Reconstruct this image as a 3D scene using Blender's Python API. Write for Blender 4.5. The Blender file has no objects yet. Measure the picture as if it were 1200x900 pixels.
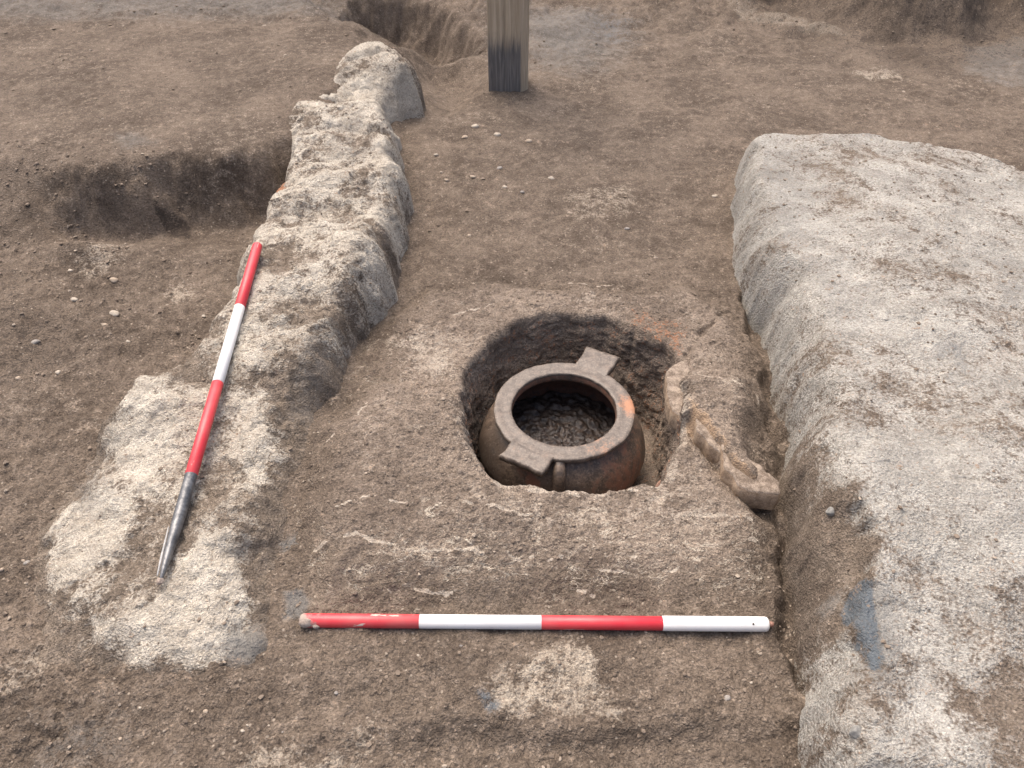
import bpy, bmesh, math, random
import numpy as np
from mathutils import Vector, Matrix

random.seed(7)
np.random.seed(7)
scene = bpy.context.scene
C = scene.collection

# ------------------------------------------------------------------ camera, sky, sun, exposure
CAM_H, PITCH, FPX = 1.15, math.radians(42.0), 900.0      # photo is 1200 x 900
cd = bpy.data.cameras.new('camera')
cd.sensor_width = 36.0
cd.lens = FPX / 1200.0 * 36.0
cd.clip_start = 0.02
cd.clip_end = 500.0
cam = bpy.data.objects.new('camera', cd)
cam.location = (0, 0, CAM_H)
cam.rotation_euler = (math.pi / 2 - PITCH, 0, 0)
C.objects.link(cam)
scene.camera = cam

SUN_ELEV, SUN_AZ = math.radians(64), math.radians(-32)   # azimuth measured from +Y towards +X
w = bpy.data.worlds.new('World')
scene.world = w
w.use_nodes = True
nt = w.node_tree
bg = nt.nodes['Background']
sky = nt.nodes.new('ShaderNodeTexSky')
sky.sky_type = 'NISHITA'
sky.sun_disc = False
sky.sun_elevation = SUN_ELEV
sky.sun_rotation = SUN_AZ
sky.air_density = 0.75
sky.dust_density = 8.0
sky.ozone_density = 0.6
nt.links.new(sky.outputs[0], bg.inputs[0])
bg.inputs[1].default_value = 0.15
sl = bpy.data.lights.new('sun', 'SUN')
sl.energy = 0.75
sl.angle = math.radians(75)
sl.color = (1.0, 0.945, 0.88)
so = bpy.data.objects.new('sun', sl)
C.objects.link(so)
sd = Vector((math.sin(SUN_AZ) * math.cos(SUN_ELEV), math.cos(SUN_AZ) * math.cos(SUN_ELEV), math.sin(SUN_ELEV)))
so.rotation_euler = (-sd).to_track_quat('-Z', 'Y').to_euler()
so.location = (-2, 3, 5)
vs = scene.view_settings
vs.view_transform = 'Standard'
vs.look = 'None'
vs.exposure = 0.92
vs.gamma = 1.0
scene.render.engine = 'CYCLES'

# ------------------------------------------------------------------ helpers: pixels to points
def P(u, v, z=0.0):
    a = (u - 600) / FPX
    b = (450 - v) / FPX
    ry = math.cos(PITCH) + math.sin(PITCH) * b
    rz = -math.sin(PITCH) + math.cos(PITCH) * b
    t = (z - CAM_H) / rz
    return (a * t, ry * t, z)

def poly(pts, z=0.0):
    out = []
    for p in pts:
        q = P(p[0], p[1], p[2] if len(p) > 2 else z)
        out.append((q[0], q[1]))
    return np.array(out)

# ------------------------------------------------------------------ helpers: noise (numpy)
_ang = np.linspace(0, 2 * np.pi, 256, endpoint=False)
_gx, _gy = np.cos(_ang).astype(np.float32), np.sin(_ang).astype(np.float32)

def _hash(ix, iy, seed):
    n = ix.astype(np.uint32) * np.uint32(374761393) + iy.astype(np.uint32) * np.uint32(668265263) + np.uint32((seed * 1442695041) & 0xffffffff)
    n = (n ^ (n >> np.uint32(13))) * np.uint32(1274126177)
    return n ^ (n >> np.uint32(16))

def perlin(x, y, seed=0):
    x = np.asarray(x, np.float32); y = np.asarray(y, np.float32)
    fx = np.floor(x); fy = np.floor(y)
    ix = fx.astype(np.int64); iy = fy.astype(np.int64)
    dx = x - fx; dy = y - fy
    u = dx * dx * dx * (dx * (dx * 6 - 15) + 10)
    v = dy * dy * dy * (dy * (dy * 6 - 15) + 10)
    def g(ax, ay):
        k = _hash(ix + ax, iy + ay, seed) & np.uint32(255)
        return _gx[k] * (dx - ax) + _gy[k] * (dy - ay)
    a = g(0, 0); b = g(1, 0); c = g(0, 1); d = g(1, 1)
    return ((a + u * (b - a)) * (1 - v) + (c + u * (d - c)) * v) * 1.5

def fbm(x, y, size, octv=4, seed=0, gain=0.5):
    r = 0; amp = 1.0; tot = 0
    f = 1.0 / size
    for i in range(octv):
        r = r + amp * perlin(x * f + 17.3 * i, y * f - 9.1 * i, seed + i)
        tot += amp; amp *= gain; f *= 2.03
    return r / tot

def lumps(x, y, size, seed=0, dens=0.6):
    """rounded clods scattered on a jittered grid: 0..1 dome height"""
    X = np.asarray(x, np.float32) / size; Y = np.asarray(y, np.float32) / size
    ix = np.floor(X).astype(np.int64); iy = np.floor(Y).astype(np.int64)
    out = np.zeros(X.shape, np.float32)
    for ax in (-1, 0, 1):
        for ay in (-1, 0, 1):
            h = _hash(ix + ax, iy + ay, seed)
            r1 = (h & np.uint32(255)).astype(np.float32) / 255
            r2 = ((h >> np.uint32(8)) & np.uint32(255)).astype(np.float32) / 255
            r3 = ((h >> np.uint32(16)) & np.uint32(255)).astype(np.float32) / 255
            r4 = ((h >> np.uint32(24)) & np.uint32(255)).astype(np.float32) / 255
            rad = 0.25 + 0.6 * r3 * r3
            dx = X - (ix + ax + r1); dy = Y - (iy + ay + r2)
            d2 = (dx * dx * (0.7 + 0.9 * r4) + dy * dy * (1.6 - 0.9 * r4)) / (rad * rad)
            hh = np.sqrt(np.clip(1 - d2, 0, None)) * rad * (r4 < dens)
            out = np.maximum(out, hh)
    return out

def sstep(e0, e1, x):
    t = np.clip((x - e0) / (e1 - e0), 0, 1)
    return t * t * (3 - 2 * t)

def sdf(x, y, pl, margin=0.35):
    """signed distance to a polygon, positive inside, clamped at -margin outside its box"""
    x = np.asarray(x, np.float32); y = np.asarray(y, np.float32)
    out = np.full(x.shape, -margin, np.float32)
    lo = pl.min(0) - margin; hi = pl.max(0) + margin
    sel = (x > lo[0]) & (x < hi[0]) & (y > lo[1]) & (y < hi[1])
    if not sel.any():
        return out
    px = x[sel]; py = y[sel]
    d = np.full(px.shape, 1e9, np.float32); ins = np.zeros(px.shape, bool)
    n = len(pl)
    for i in range(n):
        ax, ay = pl[i]; bx, by = pl[(i + 1) % n]
        ex, ey = bx - ax, by - ay
        wx, wy = px - ax, py - ay
        t = np.clip((wx * ex + wy * ey) / (ex * ex + ey * ey + 1e-12), 0, 1)
        qx = wx - ex * t; qy = wy - ey * t
        d = np.minimum(d, qx * qx + qy * qy)
        c = ((ay > py) != (by > py))
        with np.errstate(divide='ignore', invalid='ignore'):
            xi = (bx - ax) * (py - ay) / (by - ay) + ax
        ins ^= c & (px < xi)
    d = np.sqrt(d)
    out[sel] = np.clip(np.where(ins, d, -d), -margin, None)
    return out

def blob(x, y, c, rx, ry):
    return np.exp(-(((x - c[0]) / rx) ** 2 + ((y - c[1]) / ry) ** 2))

# ------------------------------------------------------------------ the relief of the place
# left-hand ranging rod: fixed by its band joints; the wall it lies on follows it
ROD_R = 0.0115
rA = Vector(P(224, 557, 0.080)); rC = Vector(P(281, 360, 0.138))
rD = (rC - rA).normalized()
def rod_z(y):
    return rA.z + (np.asarray(y) - rA.y) * (rD.z / rD.y)
def rod_x(y):
    return rA.x + (np.asarray(y) - rA.y) * (rD.x / rD.y)

WALL_L = poly([(398, 92, .12), (402, 62, .16), (430, 47, .18), (458, 58, .14), (470, 85, .07), (497, 118, .03), (496, 134, .02), (470, 140, .02), (455, 150, .02),
               (470, 190, .02), (479, 230, .02), (476, 285, .02), (458, 345, .02), (412, 408, .02), (396, 450, .02), (366, 490, .02),
               (350, 560, .02), (340, 640, .015), (318, 684, .01), (316, 730, .0), (330, 768, .0), (265, 806, .0), (140, 796, .0),
               (40, 758, .0), (30, 705, .0), (18, 655, .0), (45, 588, .0), (95, 545, .01), (105, 488, .04), (148, 448, .05), (208, 400, .1),
               (236, 368, .12), (268, 318, .14), (278, 250, .17), (306, 206, .18), (336, 150, .18), (345, 118, .17), (385, 102, .15)])
WALL_R = poly([(860, 205, .03), (864, 300, .02), (880, 350, .02), (903, 400, 0), (916, 480, 0), (925, 560, 0), (926, 640, 0),
               (934, 720, 0), (945, 800, 0), (938, 860, 0), (945, 960, 0), (1330, 1000, .1), (1560, 600, .17), (1420, 260, .17),
               (1200, 187, .17), (1140, 167, .17), (1075, 158, .17), (1008, 150, .17), (950, 160, .15), (880, 178, .08)])
HEARTH = poly([(486, 318), (560, 310), (700, 312), (820, 316), (872, 342), (904, 400), (917, 480), (922, 560), (923, 640), (918, 700),
               (780, 706), (640, 702), (480, 704), (368, 700), (345, 650), (338, 560), (345, 495), (385, 462), (398, 440), (412, 405), (452, 350)], .04)
PIT = poly([(540, 452), (552, 424), (576, 395), (604, 375), (640, 366), (676, 367), (712, 372), (745, 386), (775, 402), (800, 424),
            (797, 445), (803, 472), (804, 500), (794, 535), (782, 556), (768, 570), (752, 566), (735, 573), (700, 578), (672, 576),
            (640, 575), (612, 573), (584, 569), (566, 556), (550, 538), (541, 505), (536, 478)], .024)
TERRACE = poly([(-900, 210, .13), (0, 206, .13), (40, 205, .13), (110, 208, .13), (150, 200, .13), (215, 189, .13), (262, 190, .13), (310, 182, .13),
                (350, 160, .13), (425, 90, .15), (435, 45, .14), (408, 28, .10), (330, 5, .06), (300, -60, .06), (-900, -60, .1)])
CUT = poly([(80, 240, .0), (130, 215, .12), (215, 195, .12), (262, 191, .12), (318, 182, .12), (318, 240, 0), (285, 292, -.04), (180, 290, -.05), (90, 290, -.03)])
GULLY = poly([(872, 345), (890, 350), (916, 410), (926, 480), (930, 600), (944, 740), (950, 800), (938, 800), (925, 720), (914, 620), (908, 500), (896, 420)])
HOLLOW = poly([(398, 26), (412, 6), (470, 2), (520, 14), (556, 42), (560, 56), (540, 64), (500, 68), (455, 58), (420, 42)])
BANK = poly([(870, 2), (940, 10), (985, 36), (1040, 48), (1100, 52), (1145, 48), (1165, 30), (1230, 40), (1500, 45), (1700, -60), (850, -60)])
DIP = poly([(470, 78), (500, 66), (545, 62), (572, 85), (576, 110), (545, 128), (520, 140), (498, 118)])

def H_ground(x, y, fine=True, sunk=True):
    z = 0.012 * fbm(x, y, 0.6, 3, 11)
    # terrace at the upper left, ending in a slope and a cut face
    wx = x + 0.03 * fbm(x, y, 0.16, 2, 21); wy = y + 0.03 * fbm(x, y, 0.16, 2, 22)
    t = sdf(wx, wy, TERRACE, 0.5)
    sharp = sstep(-1.42, -1.22, x)
    tt = t + 0.04 * fbm(x, y, 0.09, 4, 23)
    z = z + 0.15 * ((1 - sharp) * sstep(-0.20, 0.16, t) + sharp * sstep(-0.095 - .1 * sstep(2.2, 2.6, y), 0.042 + .05 * sstep(2.2, 2.6, y), tt))
    c = sdf(wx, wy, CUT, 0.3)
    z = z - 0.040 * sstep(-0.10, 0.06, c) * sstep(0.02, -0.05, t)
    # left low ground
    z = z - 0.02 * sstep(-0.55, -0.8, x) * sstep(1.9, 1.6, y)
    # a shallow bank of loose earth at the far left margin
    z = z + 0.05 * blob(x, y, P(-20, 420), 0.16, 0.35) + 0.03 * blob(x, y, P(60, 380), 0.2, 0.12)
    z = z + 0.035 * blob(x, y, P(100, 300, 0), 0.12, 0.05)
    # corridor floor behind the hearth
    z = z + 0.015 * sstep(1.7, 2.3, y) * sstep(-0.45, -0.3, x)
    z = z + 0.014 * blob(x, y, P(720, 235), 0.16, 0.07) + 0.012 * blob(x, y, P(800, 150), 0.2, 0.1)
    # front step
    z = z - 0.020 * sstep(0.525, 0.485, y + 0.02 * fbm(x, y, 0.2, 3, 31)) * sstep(-0.35, -0.1, x)
    z = z - 0.010 * sstep(0.62, 0.55, y + 0.03 * fbm(x, y, 0.15, 3, 32)) * sstep(-0.05, -0.4, x)
    # gully at the foot of the right wall
    gl = sdf(x + 0.035 * fbm(x, y, 0.10, 4, 41), y, GULLY, 0.1)
    z = z - (0.042 + .03 * fbm(x, y, .12, 2, 42)) * sstep(-0.025, 0.012, gl)
    # hollows at the back
    h = sdf(wx, wy, HOLLOW, 0.3)
    z = z - 0.23 * sstep(-0.05, 0.11, h + .03 * fbm(x, y, .07, 3, 47))
    d = sdf(wx, wy, DIP, 0.3)
    z = z - 0.07 * sstep(-0.03, 0.12, d)
    z = z + 0.05 * blob(x, y, P(470, 75), 0.12, 0.10) + 0.03 * blob(x, y, P(530, 72), 0.10, 0.05)
    z = z + sstep(2.9, 3.6, y) * (0.05 * fbm(x, y, .45, 3, 45) + .03 * fbm(x, y, .16, 3, 46)) * sstep(7, 5.5, y)
    bk = sdf(wx * 1.0, wy + 0.02 * fbm(x, y, 0.08, 3, 43), BANK, 0.5)
    z = z + 0.24 * sstep(-0.05, 0.26, bk) + 0.10 * sstep(0.1, 0.5, bk)
    z = z + 0.10 * sstep(4.0, 4.6, y)
    z = z + .012 * blob(x, y, P(596, 104), .14, .10)
    z = z - 0.14 * blob(x, y, P(-10, -6), 0.25, 0.16)
    z = z + 0.03 * blob(x, y, P(770, 25), 0.4, 0.12) + 0.03 * blob(x, y, P(230, 10), 0.5, 0.15)
    # soil banked against the narrow wall
    z = z + 0.018 * blob(x, y, P(345, 520), .07, .30) * sstep(.66, .75, y)
    if sunk:
        z = z - 0.03 * sstep(0.0, 0.09, sdf(x, y, HEARTH, 0.2))
    if fine:
        rough = 0.45 + 0.35 * sstep(-0.5, -0.75, x) * sstep(2.0, 1.6, y) + 0.2 * sstep(0.7, 0.55, y) + 0.75 * sstep(3.6, 4.0, y) + 0.5 * sstep(0, .1, bk)
        rough = rough - 0.15 * sstep(0.0, 0.15, t)
        z = z + rough * (0.022 * fbm(x, y, 0.13, 3, 51) + 0.010 * fbm(x, y, 0.035, 3, 55) + 0.004 * fbm(x, y, 0.011, 2, 57))
        rough = rough * (.25 + .85 * sstep(-.35, .45, fbm(x, y, .5, 3, 62)))
        m = sstep(-0.05, 0.4, fbm(x, y, 0.22, 3, 61) + 0.35 * (rough - 0.55))
        z = z + rough * (0.011 * lumps(x, y, 0.032, 71, 0.35) * m + 0.0075 * lumps(x, y, 0.013, 72, 0.75) * (0.4 + m) + 0.004 * lumps(x, y, 0.007, 73, 0.8))
    return z

def top_left(x, y):
    near = rod_z(np.clip(y, 0.70, 1.46)) - ROD_R - 0.004 - .016 * np.sin(np.clip((y - .76) / .56, 0, 1) * np.pi)
    t = near + 0.03 * sstep(1.9, 2.3, y) - 0.05 * sstep(2.45, 2.6, y) + 0.05 * sstep(2.62, 2.8, y)
    # falls away on the far side from the rod
    t = t - 0.25 * np.clip(rod_x(np.clip(y, .7, 1.6)) - 0.07 - x, 0, 0.5) * sstep(1.3, 1.0, y)
    return t

def H_wall_left(x, y, fine=True):
    wx = x + 0.034 * fbm(x, y, 0.11, 4, 101); wy = y + 0.034 * fbm(x, y, 0.11, 4, 102)
    s = sdf(wx, wy, WALL_L, 0.15)
    g0 = H_ground(x, y, False, False) - .006
    nr_ = sstep(1.35, 0.95, y)
    q = np.clip((s + 0.004) / (0.066 + 0.034 * nr_), 0, 1)
    k = (1 - nr_) * (1 - (1 - q) ** 2.4) ** .8 + nr_ * q * q * (3 - 2 * q)
    tz = top_left(x, y)
    tz = np.maximum(tz, g0 + .016 + .012 * nr_)
    nearrod = np.exp(-((x - rod_x(y)) / 0.05) ** 2) * sstep(1.6, 1.5, y)
    rel = 0.030 * fbm(x, y, 0.24, 2, 110) + 0.012 * fbm(x, y, 0.10, 3, 111)
    tz = tz + rel * (1 - 0.85 * nearrod)
    # the lobes of clay that make up the far half
    for (u, v, zz, rx, ry, a) in [(432, 72, .15, .09, .09, .06), (465, 114, .07, .09, .06, .05), (440, 146, .06, .2, .022, -.07), (445, 96, .1, .15, .015, -.03), (395, 130, .17, .12, .06, .035), (390, 166, .13, .25, .03, -.03), (418, 212, .15, .10, .09, .035), (380, 250, .13, .25, .045, -.03), (420, 295, .13, .08, .08, .03), (365, 352, .12, .16, .04, -.02), (330, 420, .1, .06, .05, .015)]:
        tz = tz + a * .7 * blob(x, y, P(u, v, zz), rx, ry)
    z = g0 + (tz - g0) * k
    z = np.where(s < -0.004, g0 + np.clip(s, -0.15, 0) * 0.8, z)
    if fine:
        # the surviving crust of pale clay stands a few millimetres proud
        z = z + .006 * sstep(-.22, -.12, fbm(x, y, .16, 4, 610)) * sstep(.0, .03, s) + .004 * sstep(.05, .11, fbm(x, y, .05, 3, 643)) * sstep(.0, .03, s)
        z = z + (0.4 + 0.6 * (1 - nearrod)) * (0.006 * fbm(x, y, 0.05, 4, 121) + 0.004 * lumps(x, y, 0.016, 122, 0.6) - 0.003 * lumps(x, y, 0.012, 123, 0.35) + 0.0018 * lumps(x, y, 0.006, 124, .7))
    return z

STEP_R = poly([(925, 575), (955, 582, .1), (990, 604, .12), (1012, 660, .12), (1008, 700, .12), (1000, 760, .1), (960, 790, .05), (945, 830), (900, 830), (900, 560)])

SLOT = poly([(990, 692), (1006, 688), (1022, 700), (1028, 770), (1030, 795), (1018, 795), (1004, 770), (995, 735)], .11)

def H_wall_right(x, y, fine=True):
    wx = x + 0.03 * fbm(x, y, 0.13, 4, 201); wy = y + 0.03 * fbm(x, y, 0.13, 4, 202)
    s = sdf(wx, wy, WALL_R, 0.3)
    wid = 0.085 + 0.03 * fbm(x, y, 0.3, 2, 203) - .025 * sstep(1.75, 2.1, y)
    q = np.clip((s + 0.004) / wid, 0, 1)
    k = (1 - (1 - q) ** 2.5) ** 0.8
    tz = 0.165 + 0.02 * fbm(x, y, 0.5, 2, 204) - 0.04 * sstep(0.85, 0.55, y) + 0.02 * sstep(0.15, 0.3, s)
    tz = tz + 0.006 * fbm(x, y, 0.14, 3, 205)
    lo = sdf(wx, wy, STEP_R, 0.15)
    tz = tz - 0.048 * sstep(-0.010, 0.018, lo + .012 * fbm(x, y, .03, 3, 207))
    sl_ = sdf(x, y, SLOT, 0.1)
    tz = tz - 0.009 * sstep(-0.003, 0.006, sl_) * sstep(.06, -.02, sl_)
    g0 = H_ground(x, y, False, False) - .008
    z = g0 + (tz - g0) * k
    z = np.where(s < -0.004, g0 + np.clip(s, -0.15, 0) * 0.8, z)
    if fine:
        a = sstep(-0.2, 0.4, fbm(x, y, 0.25, 2, 210))
        z = z + 0.006 * fbm(x * 0.8, y * 1.2, 0.09, 4, 211, .5) - (0.001 + 0.0015 * a) * lumps(x + .01 * fbm(x, y, .03, 2, 216), y, 0.012, 213, 0.25) + 0.0025 * lumps(x, y, 0.012, 214, .5) * a + 0.0012 * lumps(x, y, 0.006, 215, .6)
        # thin cracks
        for sc_, sd__, dp_ in ((.5, 228, .003),):
            z = z - dp_ * sstep(0.035, 0.0, np.abs(fbm(x + .4 * y, y, sc_, 5, sd__, .55))) * sstep(.05, 0.3, fbm(x, y, 0.25, 3, sd__ + 50))
        # flaked skin: shallow terraces
        fl = fbm(x, y, .3, 5, 231, .6)
        z = z + .003 * (sstep(.0, .03, fl) + sstep(.18, .22, fl))
    return z

PLATE = poly([(806, 440), (812, 478), (830, 498), (848, 522), (862, 545), (886, 560), (916, 574), (950, 560), (930, 400), (860, 350), (815, 400)], .06)
BLOCK = poly([(345, 478), (400, 452), (440, 442), (490, 452), (536, 462), (545, 520), (585, 572), (700, 600), (915, 600), (960, 720), (300, 720), (330, 560)], .05)

def H_hearth(x, y, fine=True):
    wx = x + 0.02 * fbm(x, y, 0.09, 4, 301); wy = y + 0.02 * fbm(x, y, 0.09, 4, 302)
    s = sdf(x + .06 * fbm(x, y, .2, 4, 321), y + .06 * fbm(x, y, .2, 4, 322), HEARTH, 0.2)
    g0 = H_ground(x, y, False, False) - .004
    k = sstep(-0.004, 0.11, s)
    tz = 0.030 + 0.012 * fbm(x, y, 0.25, 2, 303)
    tz = tz - 0.018 * sstep(0.90, 0.72, y + 0.02 * fbm(x, y, .2, 2, 304))
    b = sdf(wx, wy, BLOCK, 0.1)
    tz = tz + 0.021 * sstep(-0.014, 0.014, b) * sstep(0.06, -0.06, x)
    p = sdf(x + 0.008 * fbm(x, y, 0.04, 3, 306), y + 0.008 * fbm(x, y, 0.04, 3, 307), PLATE, 0.1)
    ph = sstep(1.30, 1.20, y)
    tz = tz + (.010 + 0.028 * ph) * sstep(-0.012, 0.004, p) - ph * 0.018 * sstep(-0.06, -0.02, p) * sstep(-0.002, -0.006, p) * sstep(0.25, 0.32, x)
    hole = P(903, 588, .02)
    tz = tz - .07 * blob(x, y, hole, .026, .024) - .012 * sstep(.012, .0, np.abs(p + .014)) * sstep(.30, .34, x) * sstep(-.2, .2, fbm(x, y, .05, 2, 318))
    z = g0 + (tz - g0) * k
    z = np.where(s < -0.004, g0 + np.clip(s, -0.15, 0) * 0.8, z)
    if fine:
        a = sstep(-0.2, 0.3, fbm(x, y, 0.2, 2, 309))
        z = z + 0.006 * fbm(x, y, 0.07, 3, 310) + 0.0032 * fbm(x, y, 0.022, 3, 312) + (0.0025 + .004 * a) * lumps(x, y, 0.013, 313, 0.5) - 0.003 * lumps(x, y, 0.012, 314, 0.3) + 0.0025 * lumps(x, y, 0.007, 315, .7)
    return z

# ------------------------------------------------------------------ mesh and material helpers
def attr(me, name, vals):
    a = me.attributes.new(name, 'FLOAT', 'POINT')
    a.data.foreach_set('value', np.asarray(vals, np.float32).ravel())

def raw_mesh(name, verts, quads, mat, smooth=True):
    me = bpy.data.meshes.new(name)
    verts = np.asarray(verts, np.float32); quads = np.asarray(quads, np.int32)
    me.vertices.add(len(verts)); me.vertices.foreach_set('co', verts.ravel())
    me.loops.add(quads.size); me.loops.foreach_set('vertex_index', quads.ravel())
    me.polygons.add(len(quads))
    me.polygons.foreach_set('loop_start', np.arange(0, quads.size, quads.shape[1], dtype=np.int32))
    me.update(calc_edges=True)
    me.polygons.foreach_set('use_smooth', np.full(len(quads), smooth))
    if mat: me.materials.append(mat)
    return me

def link(name, me, parent=None):
    o = bpy.data.objects.new(name, me)
    C.objects.link(o)
    if parent: o.parent = parent
    return o

def tag(o, label=None, cat=None, group=None, kind=None):
    if label: o['label'] = label
    if cat: o['category'] = cat
    if group: o['group'] = group
    if kind: o['kind'] = kind
    return o

def empty(name, loc=(0, 0, 0)):
    o = bpy.data.objects.new(name, None)
    o.empty_display_size = 0.05
    o.location = loc
    C.objects.link(o)
    return o

def compact(verts, quads, attrs):
    used = np.zeros(len(verts), bool); used[quads.ravel()] = True
    idx = np.cumsum(used) - 1
    return verts[used], idx[quads], {k: v.ravel()[used] for k, v in attrs.items()}

def grid_quads(nr, nc):
    i = np.arange(nr - 1)[:, None] * nc + np.arange(nc - 1)[None, :]
    return np.stack([i, i + 1, i + nc + 1, i + nc], -1)

class NT:
    """small node-tree writer"""
    def __init__(s, name):
        s.m = bpy.data.materials.new(name); s.m.use_nodes = True
        s.t = s.m.node_tree; s.b = s.t.nodes['Principled BSDF']
        s.co = s.t.nodes.new('ShaderNodeTexCoord').outputs['Object']
    def l(s, a, b):
        if isinstance(a, (int, float)): b.default_value = a
        elif isinstance(a, tuple): b.default_value = a
        else: s.t.links.new(a, b)
    def noise(s, scale, detail=4, rough=0.55, co=None, dist=0.0):
        n = s.t.nodes.new('ShaderNodeTexNoise'); n.inputs['Scale'].default_value = scale
        n.inputs['Detail'].default_value = detail; n.inputs['Roughness'].default_value = rough; n.inputs['Distortion'].default_value = dist
        s.l(co or s.co, n.inputs['Vector']); return n.outputs[0]
    def voro(s, scale, feat='F1', co=None, out='Distance'):
        n = s.t.nodes.new('ShaderNodeTexVoronoi'); n.feature = feat; n.inputs['Scale'].default_value = scale
        s.l(co or s.co, n.inputs['Vector']); return n.outputs[out]
    def attr(s, name):
        n = s.t.nodes.new('ShaderNodeAttribute'); n.attribute_name = name; return n.outputs['Fac']
    def math(s, op, a, b=0.0, c=0.0, clamp=False):
        n = s.t.nodes.new('ShaderNodeMath'); n.operation = op; n.use_clamp = clamp
        s.l(a, n.inputs[0]); s.l(b, n.inputs[1]); s.l(c, n.inputs[2]); return n.outputs[0]
    def step(s, v, e0, e1):
        n = s.t.nodes.new('ShaderNodeMapRange'); n.interpolation_type = 'SMOOTHSTEP'
        s.l(v, n.inputs[0]); n.inputs[1].default_value = e0; n.inputs[2].default_value = e1; return n.outputs[0]
    def mix(s, f, a, b, mode='MIX'):
        n = s.t.nodes.new('ShaderNodeMix'); n.data_type = 'RGBA'; n.blend_type = mode
        s.l(f, n.inputs[0])
        def put(v, i):
            if isinstance(v, tuple): i.default_value = (v[0], v[1], v[2], 1)
            else: s.t.links.new(v, i)
        put(a, n.inputs[6]); put(b, n.inputs[7]); return n.outputs[2]
    def map(s, sc):
        n = s.t.nodes.new('ShaderNodeMapping'); n.inputs['Scale'].default_value = sc; s.l(s.co, n.inputs[0]); return n.outputs[0]
    def bump(s, h, strength, dist, normal=None):
        n = s.t.nodes.new('ShaderNodeBump'); n.inputs['Strength'].default_value = strength; n.inputs['Distance'].default_value = dist
        s.l(h, n.inputs['Height'])
        if normal is not None: s.l(normal, n.inputs['Normal'])
        return n.outputs[0]
    def out(s, col, rough=0.9, normal=None, spec=0.3, metal=0.0):
        s.l(col if not isinstance(col, tuple) else (col[0], col[1], col[2], 1), s.b.inputs['Base Color'])
        s.l(rough, s.b.inputs['Roughness'])
        s.b.inputs['Specular IOR Level'].default_value = spec; s.b.inputs['Metallic'].default_value = metal
        if normal is not None: s.l(normal, s.b.inputs['Normal'])
        return s.m

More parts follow.
